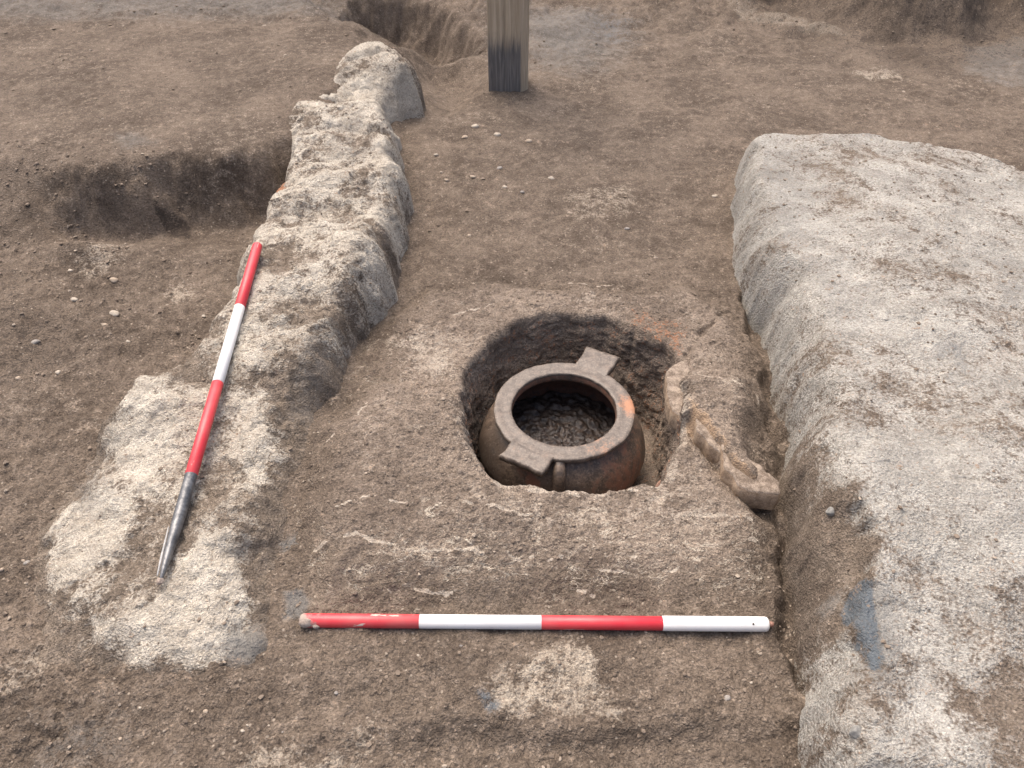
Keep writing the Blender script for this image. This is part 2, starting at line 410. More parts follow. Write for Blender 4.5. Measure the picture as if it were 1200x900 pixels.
def earth(name, soil_a, soil_b, pale_a, pale_b, flecks=0.5, lines=False):
    """soil that carries patches of lime, blue-grey clay, fired clay and charcoal given by point attributes"""
    n = NT(name)
    big = n.noise(5, 5, .6); mid = n.noise(38, 5, .62); fin = n.noise(190, 4, .65); gr = n.noise(520, 2, .6)
    v = n.math('ADD', n.math('MULTIPLY', big, .42), n.math('ADD', n.math('MULTIPLY', mid, .33), n.math('MULTIPLY', fin, .25)))
    col = n.mix(n.step(v, .36, .66), soil_a, soil_b)
    if lines:                                             # loose soil lapping over the rim of the floor
        te = n.math('ADD', n.attr('edge'), n.math('MULTIPLY_ADD', n.math('ADD', n.math('MULTIPLY', mid, .6), n.math('MULTIPLY', n.noise(12, 4, .6), .4)), 2.4, -1.2))
        col = n.mix(n.step(te, .1, .9), col, n.mix(n.step(v, .36, .66), SOIL_A, SOIL_B))
    # grain to grain differences
    cell = n.voro(330, out='Color')
    sep = n.t.nodes.new('ShaderNodeSeparateColor'); n.l(cell, sep.inputs[0])
    g = n.math('MULTIPLY_ADD', sep.outputs[0], .80, .60)
    comb = n.t.nodes.new('ShaderNodeCombineColor')
    for i in range(3): n.l(g, comb.inputs[i])
    col = n.mix(.75, col, comb.outputs[0], 'MULTIPLY')
    # pale grit
    d = n.voro(120); rnd = n.voro(120, out='Color')
    s2 = n.t.nodes.new('ShaderNodeSeparateColor'); n.l(rnd, s2.inputs[0])
    fl = n.math('MULTIPLY', n.step(d, .34, .22), n.step(s2.outputs[1], 1 - .07 * flecks, 1 - .055 * flecks))
    col = n.mix(n.math('MULTIPLY', fl, .75), col, (.40, .34, .27))
    # grey and red stains
    brk = n.math('ADD', n.math('MULTIPLY', mid, .45), n.math('ADD', n.math('MULTIPLY', fin, .30), n.math('MULTIPLY', n.noise(95, 3, .6), .25)))
    def cover(a, lo, hi, k=1.0):
        t = n.math('ADD', n.attr(a), n.math('MULTIPLY_ADD', brk, 3.2, -1.6))
        return n.math('MULTIPLY', n.step(t, lo, hi), k)
    # lime / pale clay
    pc = n.mix(n.step(n.math('ADD', n.math('MULTIPLY', n.noise(14, 6, .68), .6), n.math('MULTIPLY', fin, .4)), .38, .64), pale_b, pale_a)
    pit = n.math('MULTIPLY', n.step(n.noise(150, 3, .6, dist=.6), .40, .32), .7)
    pc = n.mix(pit, pc, soil_b)
    pc = n.mix(.5, pc, comb.outputs[0], 'MULTIPLY')
    col = n.mix(cover('pale', .22, .82), col, pc)
    col = n.mix(cover('grey', .0, 1.2, .75), col, (.19, .19, .18))
    col = n.mix(cover('blue', .15, .85, .85), col, (.12, .145, .165))
    col = n.mix(cover('red', .38, .70, .85), col, (.34, .15, .075))
    col = n.mix(cover('tan', .15, .7, .95), col, (.46, .33, .22))
    col = n.mix(cover('dark', .38, .75, .8), col, (.035, .028, .024))
    if lines:
        def vein(sc, w, seed):
            q = n.map((sc * .45, sc, sc))
            nn = n.noise(1.0, 5, .62, co=q, dist=.9)
            return n.step(n.math('ABSOLUTE', n.math('SUBTRACT', nn, .5)), w, w * .3)
        ve = n.math('MAXIMUM', vein(13, .007, 1), n.math('MULTIPLY', vein(55, .016, 2), .7))
        gate = n.step(n.math('ADD', n.attr('vein'), n.math('MULTIPLY_ADD', n.noise(16, 5, .65), 3.0, -1.5)), .42, .85)
        col = n.mix(n.math('MULTIPLY', ve, gate), col, (.52, .46, .37))
    hgt = n.math('ADD', n.math('MULTIPLY', fin, .9), n.math('ADD', n.math('MULTIPLY', gr, .35), n.math('MULTIPLY', n.math('SUBTRACT', 1.0, n.voro(260)), .35)))
    return n.out(col, .95, n.bump(hgt, 1.0, .0075), .15)

SOIL_A, SOIL_B = (.098, .076, .058), (.225, .179, .138)
M_ground = earth('soil', SOIL_A, SOIL_B, (.46, .40, .32), (.33, .28, .22), 1.0)
M_left = earth('pale_clay', (.135, .108, .083), (.27, .222, .173), (.62, .57, .48), (.40, .355, .29), .4)
M_right = earth('grey_clay', (.135, .106, .082), (.25, .205, .16), (.49, .47, .42), (.315, .30, .266), .3)
M_hearth = earth('baked_clay', (.150, .118, .092), (.32, .260, .205), (.50, .44, .36), (.36, .30, .24), .7, lines=True)

def zone(x, y, pts, z, soft=0.02, warp=0.02, seed=500):
    pl = poly(pts, z)
    out = np.zeros(x.shape, np.float32)
    m = soft + warp * 1.5 + .02
    lo = pl.min(0) - m; hi = pl.max(0) + m
    sel = (x > lo[0]) & (x < hi[0]) & (y > lo[1]) & (y < hi[1])
    if sel.any():
        X, Y = x[sel], y[sel]
        s = sdf(X + warp * fbm(X, Y, .07, 4, seed), Y + warp * fbm(X, Y, .07, 4, seed + 7), pl, 0.3)
        out[sel] = sstep(-soft, soft, s)
    return out

# ------------------------------------------------------------------ ground
rows = np.concatenate([-np.geomspace(25, .06, 22) + .20, np.geomspace(.22, 5.6, 860), 5.6 + np.geomspace(.05, 60, 26)])
cols = np.concatenate([-1 - np.geomspace(.01, 14, 24)[::-1], np.linspace(-1, 1, 1000), 1 + np.geomspace(.01, 14, 24)])
Y, S = np.meshgrid(rows, cols, indexing='ij')
X = S * (0.72 * np.clip(Y, .2, 6.0) + 0.58)
Z = H_ground(X, Y)
far = np.maximum(np.maximum(sstep(1.0, 1.8, np.abs(S)), sstep(5.4, 7.5, Y)), sstep(.2, -1.0, Y))
Z = Z * (1 - far) + far * (0.12 + 0.10 * fbm(X, Y, 6, 3, 900))
def boxed(fn, pl):
    out = np.full(X.shape, -9.0)
    lo = pl.min(0) - .15; hi = pl.max(0) + .15
    sel = (X > lo[0]) & (X < hi[0]) & (Y > lo[1]) & (Y < hi[1])
    out[sel] = fn(X[sel], Y[sel], False)
    return out
zl, zr, zh = boxed(H_wall_left, WALL_L), boxed(H_wall_right, WALL_R), boxed(H_hearth, HEARTH)
cover = np.maximum(np.maximum(zl, zr), zh)
inpit = sdf(X, Y, PIT, .1)
hid = (cover > Z + 0.022) | (inpit > 0.0)
q = grid_quads(*X.shape).reshape(-1, 4)
hf = hid.ravel()
keep = ~(hf[q].all(1))
q = q[keep]
at = {k: np.zeros(X.shape, np.float32) for k in ('pale', 'grey', 'blue', 'red', 'tan', 'dark')}
core = np.abs(S) < 1.3
a = at['pale']
a[:] = np.maximum(a, (.62 + .5 * fbm(X, Y, .05, 3, 511)) * zone(X, Y, [(640, 755), (685, 745), (700, 770), (712, 800), (735, 850), (712, 852), (690, 838), (640, 838), (600, 838), (575, 815), (565, 790), (585, 775), (610, 790)], 0, .022, .03, 510))
a[:] = np.maximum(a, .50 * zone(X, Y, [(850, -5), (870, 15), (930, 30), (1005, 42), (990, 34), (930, 14), (890, 5), (880, -10)], .03, .03, .05, 520))
a[:] = np.maximum(a, .55 * zone(X, Y, [(995, 78), (1020, 88), (1065, 90), (1050, 78)], .03, .03, .03, 521))
a[:] = np.maximum(a, .5 * zone(X, Y, [(0, 775), (20, 760), (70, 730), (70, 760), (30, 800), (0, 810)], 0, .03, .02, 522))
a[:] = np.maximum(a, .5 * zone(X, Y, [(280, 880), (330, 870), (380, 885), (440, 850), (450, 880), (400, 920), (280, 920)], -.02, .03, .03, 523))
a[:] = np.maximum(a, .55 * zone(X, Y, [(190, 340), (205, 325), (225, 328), (222, 345), (200, 352)], 0, .02, .02, 524))
a[:] = np.maximum(a, .42 * zone(X, Y, [(90, 305), (130, 282), (160, 290), (130, 318), (80, 330)], 0, .03, .03, 525))
a[:] = np.maximum(a, .38 * zone(X, Y, [(660, 230), (740, 215), (745, 250), (670, 262)], 0.01, .04, .03, 526))
a[:] = np.maximum(a, .18 * sstep(.1, .45, fbm(X, Y, .35, 3, 530)))
b = at['grey']
b[:] = np.maximum(b, .75 * zone(X, Y, [(575, 0), (690, 8), (740, 30), (730, 60), (690, 85), (625, 80), (590, 45)], .02, .22, .14, 540))
b[:] = np.maximum(b, .62 * zone(X, Y, [(-200, -20), (400, -20), (400, 30), (200, 35), (-200, 40)], .1, .15, .1, 541))
b[:] = np.maximum(b, .6 * zone(X, Y, [(1140, 40), (1150, 15), (1230, 5), (1260, 60), (1190, 60)], .15, .06, .08, 542))
b[:] = np.maximum(b, .55 * zone(X, Y, [(130, 165), (165, 162), (185, 175), (150, 185)], .13, .03, .03, 543))
b[:] = np.maximum(b, .55 * zone(X, Y, [(80, 560), (120, 560), (110, 600), (70, 600)], 0, .03, .03, 544))
b[:] = np.maximum(b, 1.0 * zone(X, Y, [(328, 688), (350, 684), (358, 700), (352, 718), (332, 718)], .02, .01, .01, 546))
b[:] = np.maximum(b, .9 * zone(X, Y, [(320, 632), (345, 618), (350, 626), (330, 640)], .02, .01, .01, 547))
b[:] = np.maximum(b, .42 * zone(X, Y, [(30, 840), (110, 820), (160, 860), (120, 900), (30, 900)], 0, .05, .04, 545))
at['blue'][:] = np.maximum(.6 * zone(X, Y, [(560, 812), (575, 812), (588, 830), (580, 838), (566, 832)], 0, .01, .008, 550),
                           .4 * zone(X, Y, [(690, 22), (735, 26), (742, 45), (705, 48)], .02, .10, .08, 551))
at['red'][:] = np.maximum(.12 * zone(X, Y, [(845, 125), (880, 120), (885, 165), (860, 190), (845, 170)], .02, .05, .04, 560),
                          .55 * zone(X, Y, [(1085, 135), (1130, 138), (1120, 155), (1085, 155)], .02, .08, .06, 561) * .35)
at['dark'][:] = np.maximum(.75 * zone(X, Y, [(185, 262), (225, 262), (228, 278), (195, 282)], -.03, .02, .02, 570),
                           .45 * zone(X, Y, [(860, -10), (970, 12), (1060, 45), (1150, 40), (1250, 30), (1300, -60), (850, -60)], .15, .1, .1, 571))
at['dark'][:] = np.maximum(at['dark'], .40 * zone(X, Y, [(-300, 320), (30, 310), (60, 360), (70, 430), (30, 460), (-300, 520)], .0, .08, .06, 572))
v, q2, at2 = compact(np.stack([X, Y, Z], -1).reshape(-1, 3), q, at)
me = raw_mesh('ground', v, q2, M_ground)
for k, val in at2.items(): attr(me, k, val)
tag(link('ground', me), kind='structure')

# ------------------------------------------------------------------ the two clay walls
def height_thing(name, fn, bbox, res, mat, masks, jitter, seed):
    xs = np.arange(bbox[0], bbox[1], res); ys = np.arange(bbox[2], bbox[3], res)
    Y, X = np.meshgrid(ys, xs, indexing='ij')
    Z = fn(X, Y)
    g = H_ground(X, Y, False)
    up = Z > g - 0.035
    q = grid_quads(*X.shape).reshape(-1, 4)
    q = q[up.ravel()[q].any(1)]
    at = masks(X, Y, Z)
    # uneven faces: push sideways with noise that depends on height
    X2 = X + jitter * fbm(X + Z * 3, Z * 1.0 + Y, .035, 3, seed) * sstep(.0, .05, Z - g)
    Y2 = Y + jitter * fbm(X + Z * 3, Z * 1.0 + Y, .035, 3, seed + 9) * sstep(.0, .05, Z - g)
    v, q, at = compact(np.stack([X2, Y2, Z], -1).reshape(-1, 3), q, at)
    me = raw_mesh(name, v, q, mat)
    for k, val in at.items(): attr(me, k, val)
    return link(name, me)

def slope_of(Z, res):
    gy, gx = np.gradient(Z, res)
    return np.sqrt(gx * gx + gy * gy)

def masks_left(X, Y, Z):
    n = fbm(X, Y, .16, 4, 610)
    edge = sdf(X + .03 * fbm(X, Y, .08, 4, 641), Y + .03 * fbm(X, Y, .08, 4, 642), WALL_L, .15)
    nearp = sstep(1.4, 1.0, Y)
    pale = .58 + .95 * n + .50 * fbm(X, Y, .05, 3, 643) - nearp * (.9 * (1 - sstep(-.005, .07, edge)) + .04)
    pale = pale + .20 * sstep(1.5, 2.0, Y) + .9 * (n - .05) * sstep(1.3, 1.7, Y) * .5
    # brown soil still sticking in the near half and on the inner side
    pale = pale - .22 * zone(X, Y, [(360, 480), (330, 500), (300, 600), (310, 660), (360, 640), (365, 480)], .03, .05, .05, 611)
    pale = pale - .34 * zone(X, Y, [(105, 550), (150, 560), (250, 585), (300, 600), (300, 640), (230, 640), (190, 690), (150, 700), (110, 690), (150, 640)], .03, .03, .04, 612)
    pale = pale - .5 * zone(X, Y, [(60, 690), (110, 680), (90, 720), (60, 720)], .01, .03, .03, 613)
    pale = pale + .45 * zone(X, Y, [(195, 670), (240, 640), (288, 645), (298, 720), (290, 765), (205, 775), (130, 765), (80, 745), (110, 715), (170, 715)], .03, .02, .03, 614)
    pale = pale + .20 * zone(X, Y, [(120, 490), (165, 455), (250, 430), (300, 470), (300, 600), (240, 620), (160, 580), (125, 530)], .07, .03, .05, 619)
    pale = pale + .30 * zone(X, Y, [(60, 600), (135, 590), (140, 650), (110, 670), (50, 690)], .01, .02, .03, 615)
    pale = pale - .30 * zone(X, Y, [(205, 430), (240, 410), (262, 425), (250, 450), (210, 445)], .1, .02, .03, 616)
    pale = pale - .30 * zone(X, Y, [(345, 150), (440, 150), (440, 168), (345, 172)], .18, .03, .04, 617)
    pale = pale - .18 * zone(X, Y, [(300, 300), (340, 300), (330, 420), (290, 460), (270, 440)], .15, .04, .05, 618)
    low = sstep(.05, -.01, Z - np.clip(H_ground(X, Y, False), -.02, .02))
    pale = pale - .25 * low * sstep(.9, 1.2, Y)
    grey = 1.1 * zone(X, Y, [(268, 735), (300, 728), (315, 755), (300, 775), (262, 772)], .02, .02, .02, 620)
    grey = np.maximum(grey, .48 * zone(X, Y, [(360, 380), (392, 370), (360, 450), (335, 470)], .12, .03, .04, 621))
    grey = np.maximum(grey, .22 * sstep(.05, .4, fbm(X, Y, .2, 3, 622)))
    grey = np.maximum(grey, .55 * zone(X, Y, [(85, 555), (125, 555), (135, 590), (150, 615), (85, 600)], .02, .03, .04, 623))
    red = .9 * zone(X, Y, [(308, 200), (330, 198), (333, 211), (312, 216)], .17, .012, .012, 630)
    z0 = np.zeros(X.shape, np.float32)
    return {'pale': pale, 'grey': grey, 'blue': z0, 'red': red, 'tan': z0, 'dark': z0}

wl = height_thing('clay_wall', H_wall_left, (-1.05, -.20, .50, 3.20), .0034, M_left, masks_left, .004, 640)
tag(wl, 'narrow lumpy pale clay wall with a ranging rod lying along it', 'wall')

def masks_right(X, Y, Z):
    n = fbm(X, Y, .28, 4, 710)
    pale = .74 + .60 * n + .42 * fbm(X + .5 * Y, Y * .6, .07, 4, 711)
    pale = pale - .75 * zone(X, Y, [(925, 545, .0), (945, 580, .05), (985, 602, .11), (1014, 660, .12), (1006, 700, .12), (996, 740, .1), (962, 770, .05), (940, 790), (900, 800), (900, 545)], .05, .03, .04, 712)
    pale = pale - .10 * zone(X, Y, [(895, 360), (935, 370, .08), (932, 430, .08), (930, 520, .06), (920, 560), (880, 560)], .03, .03, .04, 713)
    pale = pale - .40 * zone(X, Y, [(985, 790, .1), (1060, 800, .12), (1050, 850, .12), (1000, 870, .1), (970, 850)], .1, .03, .06, 714)
    pale = pale - .35 * zone(X, Y, [(1120, 810), (1210, 790), (1210, 870), (1140, 860)], .13, .04, .06, 715)
    pale = pale + .3 * zone(X, Y, [(925, 325), (985, 335), (985, 370), (950, 350), (920, 365)], .15, .02, .03, 716)
    pale = pale - .22 * zone(X, Y, [(880, 185), (960, 180), (950, 215), (890, 235), (865, 260)], .12, .04, .05, 717)
    grey = .52 * sstep(.05, .5, fbm(X, Y, .4, 3, 720))
    grey = np.maximum(grey, .95 * zone(X, Y, [(1010, 685), (1045, 690), (1052, 780), (1030, 800), (1015, 790)], .13, .03, .02, 721))
    grey = np.maximum(grey, .55 * zone(X, Y, [(1165, 335), (1200, 330), (1200, 370), (1170, 372)], .17, .03, .03, 722))
    grey = np.maximum(grey, .60 * zone(X, Y, [(962, 695), (985, 692), (982, 715), (968, 718)], .08, .01, .01, 723))
    grey = np.maximum(grey, .45 * zone(X, Y, [(880, 180), (980, 190), (950, 300), (900, 330), (870, 290)], .14, .06, .06, 724))
    z0 = np.zeros(X.shape, np.float32)
    blue = np.maximum(.85 * zone(X, Y, [(992, 694), (1006, 688), (1016, 700), (1024, 770), (1026, 795), (1016, 792), (1006, 770), (996, 735)], .105, .005, .006, 727), 0)
    pale = pale - 1.0 * blue
    blue = np.maximum(blue, .30 * zone(X, Y, [(1085, 410), (1130, 400), (1135, 440), (1095, 440)], .17, .03, .03, 725))
    return {'pale': pale, 'grey': grey, 'blue': blue, 'red': z0, 'tan': z0, 'dark': z0}

wr = height_thing('clay_platform', H_wall_right, (.40, 1.95, .30, 2.45), .0034, M_right, masks_right, .004, 740)
tag(wr, 'broad pale grey clay platform with rounded edge beside the pit floor', 'wall')

# ------------------------------------------------------------------ hearth floor with its pit, one polar sheet
PC = PIT.mean(0)
NT_ = 1150
th = np.linspace(0, 2 * np.pi, NT_, endpoint=False)
def ray_radius(pl, th):
    r = np.zeros_like(th)
    for i in range(len(pl)):
        a = pl[i] - PC; b = pl[(i + 1) % len(pl)] - PC
        dx, dy = np.cos(th), np.sin(th)
        e = b - a
        den = dx * e[1] - dy * e[0]
        with np.errstate(divide='ignore', invalid='ignore'):
            t = (a[0] * e[1] - a[1] * e[0]) / den
            s = (a[0] * dy - a[1] * dx) / den
        ok = (t > 0) & (s >= -1e-6) & (s <= 1 + 1e-6)
        r = np.where(ok & (t > r), t, r)
    return r
rim = ray_radius(PIT, th)
kern = np.hanning(9); kern /= kern.sum()
rim = np.convolve(np.concatenate([rim[-4:], rim, rim[:4]]), kern, 'valid')
rim = rim - .004 + .012 * fbm(np.cos(th) * .25, np.sin(th) * .25, .09, 3, 804) + .007 * fbm(np.cos(th) * .25, np.sin(th) * .25, .04, 4, 801) + .003 * fbm(np.cos(th) * .25, np.sin(th) * .25, .012, 2, 802)
PIT_FLOOR = -0.205
nw, ntop = 120, 250
tw = np.linspace(0, 1, nw)                                 # 0 at pit floor, 1 at the lip
lipx, lipy = PC[0] + np.cos(th) * (rim + .012), PC[1] + np.sin(th) * (rim + .012)
zlip = H_hearth(lipx, lipy)
R, ZZ = [], []
def floor_z(th):                                           # spoil slumped against the side of the pit
    a_ = (th + math.pi) % (2 * math.pi) - math.pi
    return PIT_FLOOR + .045 * np.exp(-((a_ + .25) / .55) ** 2) + .03 * np.exp(-((a_ - 1.4) / .5) ** 2)
for r_ in np.linspace(.02, .86, 14):                       # pit floor
    fx_, fy_ = np.cos(th) * r_ * .22, np.sin(th) * r_ * .22
    R.append(r_ * rim * .98); ZZ.append(floor_z(th) * sstep(.5, .85, np.array(r_)) + PIT_FLOOR * (1 - sstep(.5, .85, np.array(r_))) + .012 * fbm(fx_, fy_, .05, 3, 803) * sstep(.6, .8, np.array(r_)))
for t in tw:
    u = np.clip(t, 0, 1)
    rr = rim * (.86 + .14 * u ** .75)
    if u > .955:
        rr = rr + .008 * ((u - .955) / .045) ** 2
    fz_ = floor_z(th)
    zz = fz_ + (zlip - .012 * (1 - sstep(.93, 1.0, np.array(u))) - fz_) * u
    arc = ((th + math.pi / 2) % (2 * math.pi)) * .25
    # coarse scraped texture in the round
    k = sstep(0.0, .1, np.array(u)) * sstep(1.0, .93, np.array(u))
    ca, sa = np.cos(th) * .25, np.sin(th) * .25
    dd = .015 * fbm(arc, zz, .09, 5, 805, .55) - .006 * lumps(arc + .012 * fbm(arc, zz, .04, 2, 810), zz, .030, 808, .5) - .004 * lumps(arc, zz, .014, 809, .5)
    R.append(rr + dd * k); ZZ.append(zz)
rout = .80
for j in range(1, ntop + 1):
    f_ = (j / ntop) ** 1.25
    rr = (rim + .012) + (rout - rim - .012) * f_
    xx, yy = PC[0] + np.cos(th) * rr, PC[1] + np.sin(th) * rr
    R.append(rr); ZZ.append(H_hearth(xx, yy))
R = np.array(R); ZZ = np.array(ZZ)
HX = PC[0] + np.cos(th)[None] * R; HY = PC[1] + np.sin(th)[None] * R
nr = len(R)
i = np.arange(nr - 1)[:, None] * NT_ + np.arange(NT_)[None]
i2 = np.arange(nr - 1)[:, None] * NT_ + ((np.arange(NT_) + 1) % NT_)[None]
q = np.stack([i, i + NT_, i2 + NT_, i2], -1).reshape(-1, 4)
gz = H_ground(HX, HY, False)
up = (ZZ > H_ground(HX, HY, False, False) - .035) | (np.arange(nr)[:, None] < nw + 40)
q = q[up.ravel()[q].any(1)]
q = q[:, ::-1]
onTop = (np.arange(nr)[:, None] >= 14 + nw - 6) * np.ones((1, NT_))
pale = onTop * (.10 + .50 * fbm(HX, HY, .12, 4, 820))
pale = pale + onTop * .30 * np.exp(-((R - rim) / .018) ** 2) * sstep(.3, -.4, np.sin(th))[None]
pale = pale + onTop * .32 * zone(HX, HY, [(420, 385), (470, 372), (530, 375), (545, 400), (530, 430), (440, 445), (420, 420)], .04, .04, .04, 821)
pale = pale + onTop * .30 * zone(HX, HY, [(560, 570), (640, 578), (760, 575), (850, 590), (820, 612), (560, 605)], .05, .03, .04, 822)
pale = pale + onTop * .30 * zone(HX, HY, [(650, 318), (760, 318), (745, 350), (690, 350)], .04, .03, .04, 823)
def polyline(X, Y, pts, z, wdt, wob, seed):
    pl = poly(pts, z); d = np.full(X.shape, 9.0, np.float32)
    nx = X + wob * fbm(X, Y, .05, 4, seed); ny = Y + wob * fbm(X, Y, .05, 4, seed + 5)
    for a_, b_2 in zip(pl[:-1], pl[1:]):
        e = b_2 - a_
        t_ = np.clip(((nx - a_[0]) * e[0] + (ny - a_[1]) * e[1]) / (e @ e), 0, 1)
        d = np.minimum(d, np.hypot(nx - a_[0] - e[0] * t_, ny - a_[1] - e[1] * t_))
    w2 = .62 * wdt * (1 + .9 * fbm(X, Y, .04, 3, seed + 9))
    return sstep(w2 + .002, w2 - .001, d) * sstep(-.12, .2, fbm(X, Y, .045, 3, seed + 13))
lim = np.zeros(R.shape, np.float32)
for k_, (pts_, wd_) in enumerate([([(365, 640), (420, 630), (470, 648), (520, 652), (560, 650)], .003), ([(550, 651), (600, 655), (650, 648)], .0045), ([(645, 652), (700, 652), (760, 650)], .003),
        ([(485, 685), (505, 690), (528, 688)], .005), ([(440, 680), (460, 690), (470, 698)], .003), ([(545, 602), (580, 606), (640, 612)], .003), ([(670, 680), (700, 688)], .004),
        ([(820, 636), (850, 633), (885, 628)], .004), ([(700, 665), (760, 668), (800, 660)], .002), ([(790, 605), (840, 603), (880, 615)], .002), ([(820, 455), (850, 462), (880, 470)], .002),
        ([(885, 460), (889, 475)], .003), ([(884, 518), (900, 524)], .005), ([(520, 375), (560, 365), (590, 352)], .002), ([(640, 320), (700, 325), (760, 318)], .0025), ([(380, 520), (420, 500), (430, 480)], .002), ([(400, 600), (440, 590), (480, 600)], .0025),
        ([(560, 572), (640, 579), (700, 581), (760, 572)], .005)]):
    lim = np.maximum(lim, polyline(HX, HY, pts_, .025, wd_, .014, 850 + k_ * 3))
a_th = ((th + math.pi) % (2 * math.pi) - math.pi)[None]
pale = pale + onTop * .55 * np.exp(-((R - rim) / .014) ** 2) * np.exp(-((a_th - .05) / .4) ** 2)
pale = pale + onTop * lim * 2.4
vein = onTop * (.42 * zone(HX, HY, [(360, 600), (560, 610), (900, 590), (910, 690), (640, 690), (370, 690)], .03, .05, .05, 824)
                + .25 * zone(HX, HY, [(820, 400), (905, 420), (912, 540), (860, 520), (815, 460)], .06, .03, .03, 825)
                + .20 * zone(HX, HY, [(400, 380), (560, 350), (560, 430), (400, 460)], .04, .04, .04, 826) + .22)
red = onTop * .42 * zone(HX, HY, [(740, 352), (810, 372), (800, 420), (765, 390), (735, 375)], .05, .03, .03, 827)
red = np.maximum(red, (1 - onTop) * (.30 + .12 * fbm(HX + ZZ, HY, .1, 3, 828)))
edge = sdf(HX + .008 * fbm(HX, HY, .04, 3, 306), HY + .008 * fbm(HX, HY, .04, 3, 307), PLATE, .1)
tan = onTop * (.8 + .6 * fbm(HX, HY, .03, 3, 833)) * np.exp(-((edge + .004) / (.010 + .007 * fbm(HX, HY, .05, 2, 834))) ** 2) * np.clip(blob(HX, HY, P(824, 502, .04), .05, .06) + blob(HX, HY, P(880, 556, .04), .08, .045), 0, 1) * sstep(1.24, 1.19, HY) * sstep(.30, .34, HX) * sstep(.62, .55, HX) * sstep(.98, 1.0, HY + .2)
z0 = np.zeros(R.shape, np.float32)
dark = z0
soilwall = (1 - onTop) * .62 * sstep(-.35, .35, fbm(th[None] * .25 + 0 * R, ZZ, .06, 3, 829))
hs_ = sdf(HX + .06 * fbm(HX, HY, .2, 4, 321), HY + .06 * fbm(HX, HY, .2, 4, 322), HEARTH, .2)
edge_soil = onTop * (1.15 - 1.15 * sstep(.0, .15, hs_))
pale = pale - .5 * edge_soil
v, q, at = compact(np.stack([HX, HY, ZZ], -1).reshape(-1, 3), q, {'edge': edge_soil, 'pale': pale, 'grey': z0, 'blue': z0, 'red': red, 'tan': tan, 'dark': dark, 'vein': vein, 'damp': soilwall})
me = raw_mesh('hearth_floor', v, q, M_hearth)
for k, val in at.items(): attr(me, k, val)
he = link('hearth_floor', me)
tag(he, 'flat baked clay floor with a round pit cut through it', 'clay floor')

# broken plaster edges beside the pit, parts of the floor
def rock_mesh(name, sx, sy, sz, mat, seed, sub=3, rough=.18, flat=.5):
    bm = bmesh.new()
    bmesh.ops.create_icosphere(bm, subdivisions=sub, radius=1)
    rs = np.random.RandomState(seed)
    ns = rs.normal(size=(9, 3)); ns /= np.linalg.norm(ns, axis=1)[:, None]
    ds = rs.uniform(.62, .95, 9)
    p = np.array([vtx.co for vtx in bm.verts])
    for nn, dd in zip(ns, ds):                           # chop facets
        k = np.clip(p @ nn - dd, 0, None)
        p = p - nn[None] * k[:, None] * .85
    p = p * (1 + rough * fbm(p[:, 0] + p[:, 2] * .7 + seed, p[:, 1] - p[:, 2] * .6, .8, 3, seed))[:, None] * np.array([[sx, sy, sz]])
    for vtx, c in zip(bm.verts, p):
        vtx.co = c
    me = bpy.data.meshes.new(name); bm.to_mesh(me); bm.free()
    for f in me.polygons: f.use_smooth = True
    me.materials.append(mat)
    return me

def stone_mat(name, ca, cb, scale=40, rough=.85, bump=.5):
    n = NT(name)
    a = n.noise(scale, 5, .65); f = n.noise(scale * 6, 3, .6)
    v = n.math('ADD', n.math('MULTIPLY', a, .65), n.math('MULTIPLY', f, .35))
    return n.out(n.mix(n.step(v, .38, .62), ca, cb), rough, n.bump(v, bump, .004), .25)

M_tan = stone_mat('broken_plaster', (.23, .165, .112), (.42, .32, .225), 60, .95, 1.0)
M_plate = stone_mat('crusted_plaster', (.14, .108, .083), (.33, .27, .212), 70, .95, 1.0)
def crust(pts, z, thick, seed, lift):
    """a lifted plate of fired crust: jagged outline, uneven top, broken tan side"""
    pl = poly(pts, z); out = []
    for a_, b_2 in zip(pl, np.roll(pl, -1, 0)):
        m_ = max(2, int(np.hypot(*(b_2 - a_)) / .006))
        for k in range(m_):
            out.append(a_ + (b_2 - a_) * k / m_)
    out = np.array(out)
    out = out + .008 * np.stack([fbm(out[:, 0], out[:, 1], .025, 3, seed), fbm(out[:, 0], out[:, 1], .025, 3, seed + 4)], 1)
    c = out.mean(0); n_ = len(out)
    rings = [(.0, 0), (.45, 0), (.75, 0), (.93, 0), (1.0, -.003), (1.02, -.5 * thick), (.97, -thick)]
    V = []
    for f_, dz in rings:
        p = c + (out - c) * max(f_, .02)
        zz = z + dz + .005 * fbm(p[:, 0], p[:, 1], .03, 4, seed + 8) + lift * (p[:, 1] - c[1]) / .05
        V.append(np.column_stack([p, zz]))
    V = np.concatenate(V)
    i_ = np.arange(len(rings) - 1)[:, None] * n_ + np.arange(n_)[None]; j_ = np.arange(len(rings) - 1)[:, None] * n_ + ((np.arange(n_) + 1) % n_)[None]
    q = np.stack([i_, i_ + n_, j_ + n_, j_], -1).reshape(-1, 4)
    me = raw_mesh('plaster_fragment', V, q, M_plate)
    bm = bmesh.new(); bm.from_mesh(me); bmesh.ops.recalc_face_normals(bm, faces=bm.faces); bm.to_mesh(me); bm.free()
    me.materials.append(M_tan)
    mi = np.zeros(len(me.polygons), np.int32)
    mi[4 * n_:] = 1                         # the broken side
    me.polygons.foreach_set('material_index', mi)
    o = link('plaster_fragment', me, he)
    return o
crust([(779, 438), (790, 427), (806, 424), (812, 448), (812, 480), (800, 490), (790, 478), (783, 460)], .036, .05, 61, .003)
crust([(814, 478), (824, 482), (842, 500), (852, 522), (846, 530), (832, 518), (816, 505)], .054, .05, 63, .004)
crust([(846, 522), (868, 530), (892, 546), (914, 562), (915, 575), (890, 577), (866, 566), (850, 548)], .056, .05, 65, .004)

